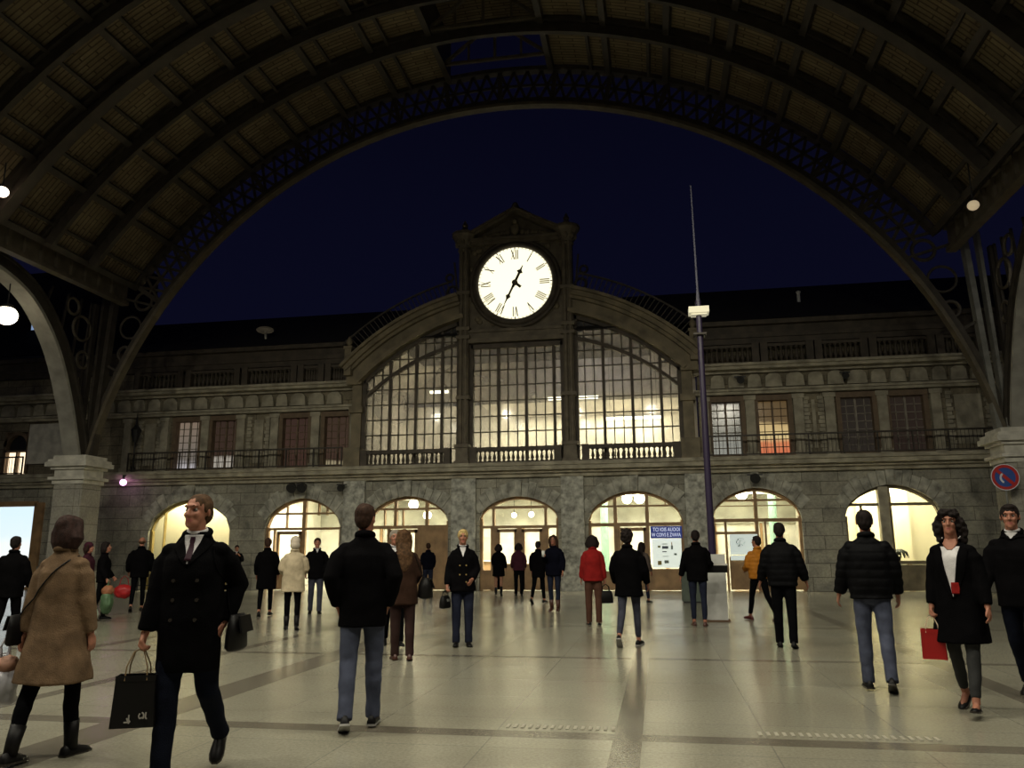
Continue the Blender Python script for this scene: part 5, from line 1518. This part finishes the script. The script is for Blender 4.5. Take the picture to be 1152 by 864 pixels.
# big figures of the foreground
suit = person('balding man in a long black coat and tie striding with a black paper bag', (-3.05, 5.02), -20, 1.80, 'm', C(blk, hem=0.64, bulk=0.014, vneck=(1.485, 1.30, 0.062, white_c, tie_c), buttons=[(0.075, 1.2), (-0.075, 1.2), (0.075, 1.08), (-0.075, 1.08), (0.075, 0.96), (-0.075, 0.96)]),
              (navt, 'reg'), (lb, 'shoe'), ('receding', h_lt), L=(-15, 30, 40), R=(6, 4, -4), AL=(-24, 18, 46, 30), AR=(6, 8, 6, 0), gripR=1, head=(-16, 0), near=True)
tanw = person('woman with dark brown bob in a tan tweed coat seen from behind at left', (-4.34, 5.42), 142, 1.70, 'f', C(tan, hem=0.54, flare=0.075, bulk=0.02), (blt, 'slim'), (lb, 'boot'), ('bob', h_chest), L=(-14, 4, 4), R=(12, 6, 0), AL=(-6, 10, 4, 0), AR=(2, 10, 10, 4), head=(-14, 0), near=True)
bigb = person('man in black jacket and blue jeans seen from behind, tallest in the middle left', (-2.49, 6.72), 176, 1.80, 'm', C(blk2, hem=0.76, bulk=0.022, wrinkle=0.006), (jean, 'reg'), (lb, 'trainer'), ('short', h_brown), L=(-8, 16, 22), R=(6, 2, 0), AL=(-20, 18, 42, 30), AR=(-20, 18, 42, 30), head=(-24, 0), near=True)
redb = person('smiling woman with curly dark hair, open black coat and red paper bag', (2.67, 8.12), -14, 1.735, 'f', C(blk, hem=0.57, flare=0.045, bulk=0.02, vneck=(1.42, 0.97, 0.085, white_c, None), bare=True), (char, 'slim'), (lb, 'flat'), ('curly', h_dark), L=(14, 2, -8), R=(-9, 18, 30), AL=(8, 12, 10, 0), AR=(4, 6, 14, 0), gripR=1, head=(8, -4), near=True)
manr = person('dark haired man in black sweater and collar at the right edge', (3.52, 8.95), -14, 1.84, 'm', C(blk2, hem=0.80, bulk=0.012, vneck=(1.49, 1.43, 0.055, white_c, None)), (navt, 'reg'), (lb, 'shoe'), ('short', h_dark), L=(12, 4, -4), R=(-10, 20, 25), AL=(4, 10, 8, 0), AR=(10, 12, 14, 0), head=(10, 0), near=True)
pufj = person('man in black quilted jacket and light blue jeans walking away at right', (2.19, 9.22), 184, 1.79, 'm', C(puffb, hem=0.86, bulk=0.035, puff=True, name='quilted_jacket'), (jean, 'reg'), (lb, 'shoe'), ('short', h_dark), L=(2, 2, 0), R=(-8, 16, 26), AL=(4, 14, 16, 0), AR=(2, 12, 18, 6), near=True)
redb['patch']('red_belt', [(1.10, -0.005, 0.055), (1.05, -0.01, 0.06), (1.0, -0.005, 0.055)], 0.012, redw)
# middle distance
brw = person('woman with long light brown hair in a brown coat with black shoulder bag', (-3.47, 10.9), 186, 1.71, 'f', C(brown, hem=0.72, flare=0.02, bulk=0.02), (dkbrn, 'reg'), (lbr, 'boot'), ('long', h_fair), L=(3, 2, 0), R=(-4, 6, 6), AL=(2, 10, 30, 10), AR=(2, 12, 50, 20))
person('grey haired man facing forward, mostly hidden behind the brown coat', (-4.12, 12.45), 8, 1.74, 'm', C(blk2, hem=0.8, vneck=(1.48, 1.34, 0.05, white_c, None)), (blt, 'reg'), (lb, 'shoe'), ('short', h_grey), L=(10, 3, 0), R=(-8, 16, 22), face=True)
blo = person('woman with short blond hair and black coat with gold buttons walking forward', (-3.04, 12.6), 2, 1.755, 'f', C(blk2, hem=0.80, flare=0.02, bulk=0.02, vneck=(1.48, 1.33, 0.05, white_c, None), buttons=[(0.05, 1.2), (-0.05, 1.2), (0.05, 1.06), (-0.05, 1.06), (0.05, 0.95)], button_mat=gold), (djean, 'reg'), (lb, 'boot'), ('short', h_blond), L=(4, 6, 0), R=(6, 6, -4), AL=(0, 14, 55, 26), AR=(0, 12, 22, 4), gripR=1, face=True)
person('dark curly haired man in short black coat and grey jeans walking away', (-0.47, 12.95), 168, 1.735, 'm', C(blk, hem=0.73, bulk=0.026, flare=0.03), (jean2, 'slim'), (lb, 'trainer'), ('mop', h_dark), L=(-14, 22, 34), R=(11, 4, -4), AL=(4, 14, 30, 12), AR=(2, 16, 30, 10))
person('man in black quilted jacket and black trousers seen from behind by the poster arch', (1.84, 12.98), 178, 1.80, 'm', C(puffb, hem=0.84, bulk=0.04, puff=True, name='quilted_jacket'), (blt, 'reg'), (lb, 'shoe'), ('short', h_dark), L=(2, 2, 0), R=(-4, 8, 10), AL=(4, 16, 16, 0), AR=(4, 16, 16, 0))
box = person('man in dark jacket seen from behind holding a flat box by the mast', (0.74, 16.5), 182, 1.80, 'm', C(blk2, hem=0.80, bulk=0.02), (djean, 'slim'), (lbr, 'shoe'), ('short', h_dark), L=(2, 2, 0), R=(-3, 2, 0), AL=(2, 14, 12, 0), AR=(8, 10, 78, -14), gripR=1)
redc = person('woman in a bright red coat seen from behind carrying a black handbag', (-1.3, 16.5), 184, 1.725, 'f', C(redw, hem=0.84, bulk=0.025, flare=0.015), (redbr, 'reg'), (lb, 'flat'), ('bob', h_dark), L=(3, 2, 0), R=(-2, 2, 0), AL=(4, 9, 14, 0), AR=(0, 9, 4, 0), gripR=1)
person('person in an orange quilted jacket walking left before the poster', (2.06, 17.9), 214, 1.735, 'm', C(ora, hem=0.86, bulk=0.035, puff=True, name='quilted_jacket'), (blt, 'slim'), (lred, 'shoe'), ('short', h_dark), L=(20, 6, -4), R=(-16, 22, 30), AL=(10, 10, 60, 20), AR=(4, 10, 40, 10), head=(20, 0))
hood = person('person in beige quilted coat and pale hood seen from behind', (-6.9, 14.8), 180, 1.69, 'f', C(beige, hem=0.70, flare=0.03, bulk=0.045, wrinkle=0.012), (blt, 'slim'), (lb, 'boot'), None, L=(2, 2, 0), R=(-5, 8, 10), AL=(6, 16, 60, 20), AR=(6, 16, 60, 20), hat=('hood', cream_knit))
person('person in a knee length black coat seen from behind, left of the beige hood', (-9.05, 17.95), 172, 1.75, 'm', C(blk, hem=0.58, flare=0.03, bulk=0.02), (blt, 'slim'), (lb, 'shoe'), ('short', h_brown), L=(-10, 8, 14), R=(10, 4, 0), AL=(2, 12, 26, 8), AR=(2, 12, 26, 8))
person('man in black jacket and blue jeans walking forward by the leftmost glazed door', (-8.1, 18.6), 4, 1.75, 'm', C(blk2, hem=0.80, bulk=0.025, vneck=(1.48, 1.40, 0.03, white_c, None)), (jean2, 'reg'), (lb, 'shoe'), ('short', h_brown), L=(6, 3, 0), R=(-4, 10, 10), AL=(2, 14, 40, 16), AR=(2, 14, 30, 10), face=True)
bald = person('balding man in a bulky black jacket walking away near the left pier', (-13.1, 19.05), 172, 1.83, 'm', C(blk, hem=0.78, bulk=0.045), (blt, 'slim'), (lb, 'shoe'), ('bald', h_lt), L=(-10, 14, 20), R=(8, 2, 0), AL=(2, 16, 30, 10), AR=(2, 16, 30, 10))
bunch = person('dark haired woman in black walking right with orange and green bundles', (-12.2, 16.45), 82, 1.66, 'f', C(blk2, hem=0.82, bulk=0.025), (blt, 'slim'), (lb, 'boot'), ('bob', h_dark), L=(6, 4, 0), R=(-6, 10, 14), AL=(8, 10, 30, 10), AR=(2, 12, 24, 0), gripR=1, gripL=1, face=True)
person('person in a plum hooded jacket half hidden behind the tan coat', (-13.2, 17.2), 60, 1.66, 'f', C(plum, hem=0.84, bulk=0.03), (djean, 'slim'), (lb, 'shoe'), ('bob', h_chest), hat=('hood', plum), L=(4, 4, 0), R=(-6, 10, 12))
person('dark silhouette of a man walking off at the left edge', (-10.5, 11.9), 150, 1.70, 'm', C(blk, hem=0.74, bulk=0.03), (blt, 'reg'), (lb, 'shoe'), ('short', h_dark), L=(-8, 10, 12), R=(8, 3, 0), AL=(2, 14, 20, 4), AR=(2, 14, 20, 4))
# by the doors
person('small figure in dark jacket and jeans holding hands to the face, at the stone wall', (-15.9, 29.0), 4, 1.72, 'm', C(blk2, hem=0.84, bulk=0.02, vneck=(1.48, 1.38, 0.025, white_c, None)), (jean, 'reg'), (lb, 'shoe'), ('short', h_dark), L=STAND[0], R=STAND[1], AL=(30, 10, 110, 20), AR=(30, 10, 110, 20), face=True)
person('person in dark blue jacket and jeans facing the second wooden door', (-7.7, 26.9), 190, 1.70, 'm', C(nav, hem=0.86, bulk=0.02), (djean, 'reg'), (lb, 'shoe'), ('short', h_brown), L=(3, 2, 0), R=(-4, 8, 10), AL=(6, 10, 60, 10), AR=(4, 10, 30, 10))
person('woman in a dark coat and pale stockings facing the central door, left of a pair', (-5.3, 27.1), 178, 1.65, 'f', C(blk2, hem=0.62, flare=0.03, bulk=0.025), (nude, 'slim'), (lb, 'boot'), ('bob', h_dark), L=(4, 2, 0), R=(-8, 14, 24), AL=(4, 12, 40, 16), AR=(4, 14, 20, 4))
person('person in dark jacket and trousers facing the central door, right of a pair', (-4.62, 27.15), 182, 1.70, 'f', C(plum, hem=0.82, bulk=0.025), (blt, 'reg'), (lb, 'shoe'), ('bob', h_dark), L=(2, 2, 0), R=(-2, 2, 0), AL=(4, 14, 30, 10), AR=(4, 14, 30, 10))
person('person in a dark coat walking away, half hidden behind the woman with the white cup', (-3.35, 23.0), 158, 1.70, 'm', C(blk2, hem=0.72, bulk=0.02), (blt, 'slim'), (lb, 'shoe'), ('short', h_dark), L=(-14, 14, 24), R=(14, 4, 0), AL=(2, 12, 20, 6), AR=(2, 12, 20, 6))
cup = person('woman with long brown hair and dark puffer walking forward, white cup in hand', (-2.53, 20.0), -16, 1.79, 'f', C(nav, hem=0.80, bulk=0.03), (djean, 'slim'), (lbr, 'boot'), ('long', h_brown), L=(3, 2, 0), R=(-3, 8, 10), AL=(0, 14, 24, 6), AR=(22, 10, 92, 6), gripR=1, face=True)
person('dark haired woman in grey-brown jacket walking off under the blue sign', (-0.45, 23.3), 150, 1.65, 'f', C(greyj, hem=0.86, bulk=0.03), (djean, 'slim'), (lb, 'shoe'), ('long', h_dark), L=(-8, 8, 10), R=(10, 3, 0), AL=(2, 12, 60, 10), AR=(2, 12, 20, 6))

# ------------------------------------------------------------------ things the people carry
paper_black = plain('black_paper', (0.005, 0.0045, 0.0045), 0.45, 0.2, 10, spec=0.25); cord = plain('tan_cord', (0.20, 0.13, 0.06), 0.7); silver = plain('silver_print', (0.35, 0.33, 0.30), 0.4)
paper_red = plain('red_paper', (0.30, 0.009, 0.008), 0.45, 0.08, 6, spec=0.4); cord_w = plain('pale_cord', (0.55, 0.42, 0.30), 0.7)
P = suit['hand']('R')
tote('paper_bag', P, suit['rz']+radians(10), 0.235, 0.31, 0.10, paper_black, cord, 0.155, 'black paper carrier bag with tan cord handles held by the striding man', 'bag', 0.12, 0.0,
     ([[(-0.13, 0.2), (-0.1, 0.14), (-0.09, 0.12)], [(-0.2, 0.12), (-0.1, 0.12), (-0.06, 0.1)], [(-0.08, 0.26), (-0.08, 0.16), (-0.04, 0.12)], [(0.19, 0.28), (0.16, 0.23), (0.19, 0.18), (0.24, 0.2)], [(0.24, 0.3), (0.29, 0.26), (0.28, 0.18), (0.24, 0.2)], [(0.34, 0.3), (0.33, 0.2), (0.37, 0.17)]], silver))
P = redb['hand']('R')
tote('paper_bag', P, redb['rz']+radians(14), 0.19, 0.26, 0.09, paper_red, cord_w, 0.11, 'glossy red paper carrier bag held by the curly haired woman', 'bag', 0.06)
P = redc['hand']('R')
handbag(P, redc['rz']+radians(15), 0.30, 0.24, 0.12, lb, 0.13, 'black handbag hanging from the hand of the red coat')
P = blo['hand']('R')
handbag(P+V((-0.02, 0, 0.02)), blo['rz']+radians(60), 0.24, 0.19, 0.11, lb, 0.08, 'small black handbag at the side of the blond woman')

def shoulder_bag(who, side, drop, w, h, d, y, label, mat=lb, cross=False, x=0.25, smat=None):
    """a bag at the hip with a strap over the shoulder, following the coat"""
    r = empty('shoulder_bag', (0, 0, 0), label=label, category='bag')
    r.matrix_world = who['W']
    dz = who['dz']; bx = side*x
    m = MB(); z0 = drop+dz
    m.loft([[V((bx+dd*0.5*d*q, y+cos(2*pi*k/20)*w/2*kk, 0)) for k in range(0)] or [V((bx+d/2*q*sin(2*pi*k/20), y+w/2*kk*cos(2*pi*k/20), z0+z)) for k in range(20)] for z, kk, q in ((0, 0.85, 0.7), (h*0.08, 1, 1), (h*0.6, 0.97, 0.9), (h, 0.85, 0.5))])
    m.build('bag_body', mat, r, smooth=True)
    m = MB(); m.loft([[V((bx+side*d/2*(0.62 if b_ > 0.9 else 1.0)+side*t, y+w/2*0.78*a, z0+h*b_)) for a, b_ in ((-1, 0.97), (1, 0.97), (1.1, 0.5), (-1.1, 0.5))] for t in (0.0, 0.012)]); m.build('flap', mat, r)
    for fb in (1, -1):
        pts = []
        sx = -side*0.115 if cross else side*0.13
        n = 14
        for i in range(n+1):
            f_ = i/n; xx = sx+(bx-side*0.03-sx)*f_; zz = 1.44+dz+(z0+h-1.44-dz)*f_
            if i == 0:
                hit = who['bv'].ray_cast(V((xx, 0.012, 2.2)), V((0, 0, -1)))
                pts.append(V((xx, 0.012, (hit[0].z if hit[0] is not None else 1.47+dz)+0.004))); continue
            hit = who['bv'].ray_cast(V((xx, -fb, zz)), V((0, fb, 0)))
            yy = hit[0].y-fb*0.008 if hit[0] is not None else y-fb*w*0.3
            pts.append(V((xx, yy, zz)))
        m = MB(); m.tube(pts, 0.0055, 8); m.build('strap', smat or mat, r)
    return r
shoulder_bag(tanw, 1, 0.80, 0.30, 0.22, 0.09, 0.03, 'black crossbody bag on the tan coat, thin strap over the back', cross=True, x=0.285)
shoulder_bag(suit, 1, 0.76, 0.28, 0.22, 0.12, 0.06, 'black shoulder bag at the far hip of the striding man', x=0.28, smat=blk)
shoulder_bag(brw, -1, 0.80, 0.26, 0.28, 0.22, 0.03, 'black leather bag at the right hip of the brown coat', x=0.31)

# the flat box, the cup, the carrier bags
P = box['hand']('R')
r = empty('flat_box', (P.x+0.06, P.y+0.02, P.z-0.16), radians(8), label='flat black box with white lid carried under the arm by the mast', category='box')
m = MB(); m.box(-0.20, 0.20, -0.14, 0.14, 0, 0.14); m.build('box_body', lb, r)
m = MB(); m.box(-0.205, 0.205, -0.145, 0.145, 0.14, 0.175); m.build('lid', plain('lid_white', (0.65, 0.63, 0.58), 0.5, 0.05), r)
P = cup['hand']('R')
r = empty('paper_cup', (P.x, P.y, P.z-0.05), label='white paper cup held by the long haired woman', category='cup')
m = MB(); m.lathe((0, 0, 0), [(0.03, 0), (0.042, 0.13), (0.04, 0.13), (0.03, 0.01)]); m.build('cup_body', white_paint, r, smooth=True)
m = MB(); m.lathe((0, 0, 0.125), [(0.044, 0), (0.044, 0.012), (0.036, 0.02)]); m.build('lid', white_paint, r)
def soft_sack(name, P, w, h, d, mats, label, cat, seed, split=None):
    """a crumpled plastic carrier: bulging sack, gathered neck, two loops"""
    r = empty(name, (P.x, P.y, P.z-h-0.12), seed*0.7, label=label, category=cat)
    m = MB(); m.ell((0, 0, h*0.42), (w/2, d/2, h*0.42), None, 18, 12); m.tube([(0, 0, h*0.6), (0, 0, h*0.85), (0, 0, h)], [w*0.34, w*0.2, w*0.1], 14); m.ell((0.02, 0, h*0.15), (w*0.42, d*0.4, h*0.15), None, 14, 8)
    me = remesh(m, 0.016, 2, 'sack'); displace(me, lambda c: 0.022*noise.noise(V((c.x*14+seed, c.y*14, c.z*7))))
    me.materials.append(mats[0]); link('sack', me, r)
    for s in (-1, 1):
        m = MB(); m.tube([(s*w*0.12, 0, h*0.92), (s*w*0.14, 0, h+0.06), (0, 0, h+0.125)], [0.016, 0.008, 0.008], 8); m.build('handle', mats[0], r)
    if len(mats) > 1:
        m = MB(); m.ell((0, 0, h*0.8), (w*0.42, d*0.5, h*0.2), None, 16, 10); me = remesh(m, 0.016, 2, 'contents'); displace(me, lambda c: 0.02*noise.noise(V((c.x*16+seed, c.y*16, c.z*16)))); me.materials.append(mats[1]); link('contents', me, r)
    return r
clear_pl = plain('milky_plastic', (0.50, 0.50, 0.54), 0.25, 0.25, 12, spec=0.6); peach = plain('peach_cloth', (0.34, 0.18, 0.12), 0.7, 0.3, 10)
P = tanw['hand']('L')
soft_sack('plastic_bag', P+V((-0.13, 0, 0.07)), 0.26, 0.36, 0.2, [clear_pl, peach], 'milky plastic bag with peach contents beside the tan coat, cut by the left edge', 'bag', 2.0)
green_pl = plain('green_plastic', (0.065, 0.125, 0.058), 0.55, 0.3, 10); orange_pl = plain('salmon_cloth', (0.30, 0.115, 0.05), 0.7, 0.2, 10)
P = bunch['hand']('R')
soft_sack('plastic_bag', P+V((0.05, -0.06, 0.08)), 0.36, 0.62, 0.26, [green_pl, orange_pl], 'green plastic bag bulging with salmon orange cloth near the left pier', 'bag', 3.0)
r = empty('plastic_bag', (-12.15, 16.15, 0), label='small pale green plastic bag standing at the feet of the woman with bundles', category='bag')
m = MB(); m.ell((0, 0, 0.15), (0.13, 0.1, 0.15), None, 16, 10); m.tube([(0, 0, 0.22), (0, 0, 0.36)], [0.08, 0.03], 10)
me = remesh(m, 0.014, 2, 'sack'); displace(me, lambda c: 0.014*noise.noise(c*16)); me.materials.append(plain('pale_green_plastic', (0.42, 0.48, 0.38), 0.35, 0.2, 9)); link('sack', me, r)
m = MB(); m.ring((0, 0, 0.4), 0.05, 0.008, 'y', 16, 6); m.build('handle', white_paint, r)
P = bald['hand']('L')
r = empty('red_bag', (P.x-0.06, P.y-0.05, P.z-0.58), radians(20), label='red bag hanging beside the balding man near the left pier', category='bag')
m = MB(); m.ell((0, 0, 0.17), (0.25, 0.14, 0.18), None, 18, 12); me = remesh(m, 0.016, 2, 'bag_body'); displace(me, lambda c: 0.016*noise.noise(c*11)); me.materials.append(plain('red_nylon', (0.40, 0.012, 0.014), 0.5, 0.15, 8)); link('bag_body', me, r)
m = MB(); m.tube([(-0.12, 0, 0.3), (-0.08, 0, 0.48), (0, 0, 0.56), (0.08, 0, 0.48), (0.12, 0, 0.3)], 0.012, 8); m.build('handle', plain('red_strap', (0.3, 0.02, 0.02), 0.6), r)

# ------------------------------------------------------------------ light
def area(name, loc, rot, sx, sy, power, col):
    l = bpy.data.lights.new(name, 'AREA'); l.shape = 'RECTANGLE'; l.size = sx; l.size_y = sy; l.energy = power; l.color = col
    o = bpy.data.objects.new(name, l); COL.objects.link(o); o.location = loc; o.rotation_euler = rot
    return o
def spot(name, loc, target, power, col, ang=150, blend=0.6, rad=0.3):
    l = bpy.data.lights.new(name, 'SPOT'); l.energy = power; l.color = col; l.spot_size = radians(ang); l.spot_blend = blend; l.shadow_soft_size = rad
    o = bpy.data.objects.new(name, l); COL.objects.link(o); o.location = loc
    o.rotation_euler = (V(target)-V(loc)).to_track_quat('-Z', 'Y').to_euler()
    return o
WARM = (1.0, 0.94, 0.76)
# rows of hall floodlights hung from the arches overhead
for x in (-15.0, -10.0, -5.0, 0.0, 5.0):
    for y in (1.5, 7.0):
        z = 10.8
        spot('hall_floodlight', (x, y, z), (x, y+(5.5 if y > 5 else 3), 0), HALL, WARM)
# lamps in the concourse behind the doors
for x, p in ((-14.0, 1), (-9.6, 1.1), (-5.2, 1.4), (-0.8, 1.2), (3.6, 1)):
    area('concourse_lamp', (x, FY+3.2, 4.15), (0, 0, 0), 3.4, 4.0, CONC*p, (1.0, 0.93, 0.76))
area('shop_lamp', (-18.9, FY+0.95, 4.15), (0, 0, 0), 3.4, 0.5, CONC*0.36, (1.0, 0.92, 0.7))
area('shop_lamp', (8.3, FY+1.6, 4.15), (0, 0, 0), 3.2, 1.8, CONC*0.55, (1.0, 0.92, 0.7))
# area lights added to brighten the gable glass below the slab, weak ones beyond
for x, p in ((-5.4, 0.8), (-1.2, 1.5)):
    area('gable_fill_light', (x, FY+5.4, 7.7), (0, 0, 0), 3.6, 2.2, GAL*p, (1.0, 0.94, 0.68))
area('gable_fill_light', (-9.6, FY+5.4, 8.6), (0, 0, 0), 2.6, 1.6, GAL*0.28, (1.0, 0.9, 0.66))
area('gable_fill_light', (-3.0, FY+5.2, 10.8), (0, 0, 0), 3.0, 1.6, GAL*0.16, (0.9, 0.85, 0.95))

w = bpy.data.worlds.new('night'); scene.world = w; w.use_nodes = True
t = w.node_tree; bg = t.nodes['Background']
tc = N(t, 'ShaderNodeTexCoord'); sp = N(t, 'ShaderNodeSeparateXYZ')
t.links.new(tc.outputs['Generated'], sp.inputs[0])
c = ramp(t, sp.outputs[2], [(0.0, (0.0036, 0.0040, 0.0145)), (0.4, (0.0024, 0.0026, 0.0100)), (0.6, (0.0014, 0.0015, 0.006)), (1.0, (0.0012, 0.0012, 0.006))])
t.links.new(c, bg.inputs['Color']); bg.inputs['Strength'].default_value = 1.0

cam = bpy.data.cameras.new('camera'); co = bpy.data.objects.new('camera', cam); COL.objects.link(co)
cam.sensor_width = 36; cam.lens = 900/1152*36; cam.clip_end = 300
co.matrix_world = Matrix.Translation((0, 0, 1.42)) @ Matrix.Rotation(radians(10.05), 4, 'Z') @ Matrix.Rotation(pi/2+radians(11.86), 4, 'X') @ Matrix.Rotation(radians(-0.35), 4, 'Z')
scene.camera = co
scene.view_settings.view_transform = 'Standard'; scene.view_settings.look = 'None'
scene.view_settings.exposure = EXPO; scene.view_settings.gamma = 1.0; scene.view_settings.use_curve_mapping = False
scene.cycles.use_denoising = True
scene.cycles.max_bounces = 8; scene.cycles.transparent_max_bounces = 12
scene.cycles.sample_clamp_indirect = 4.0
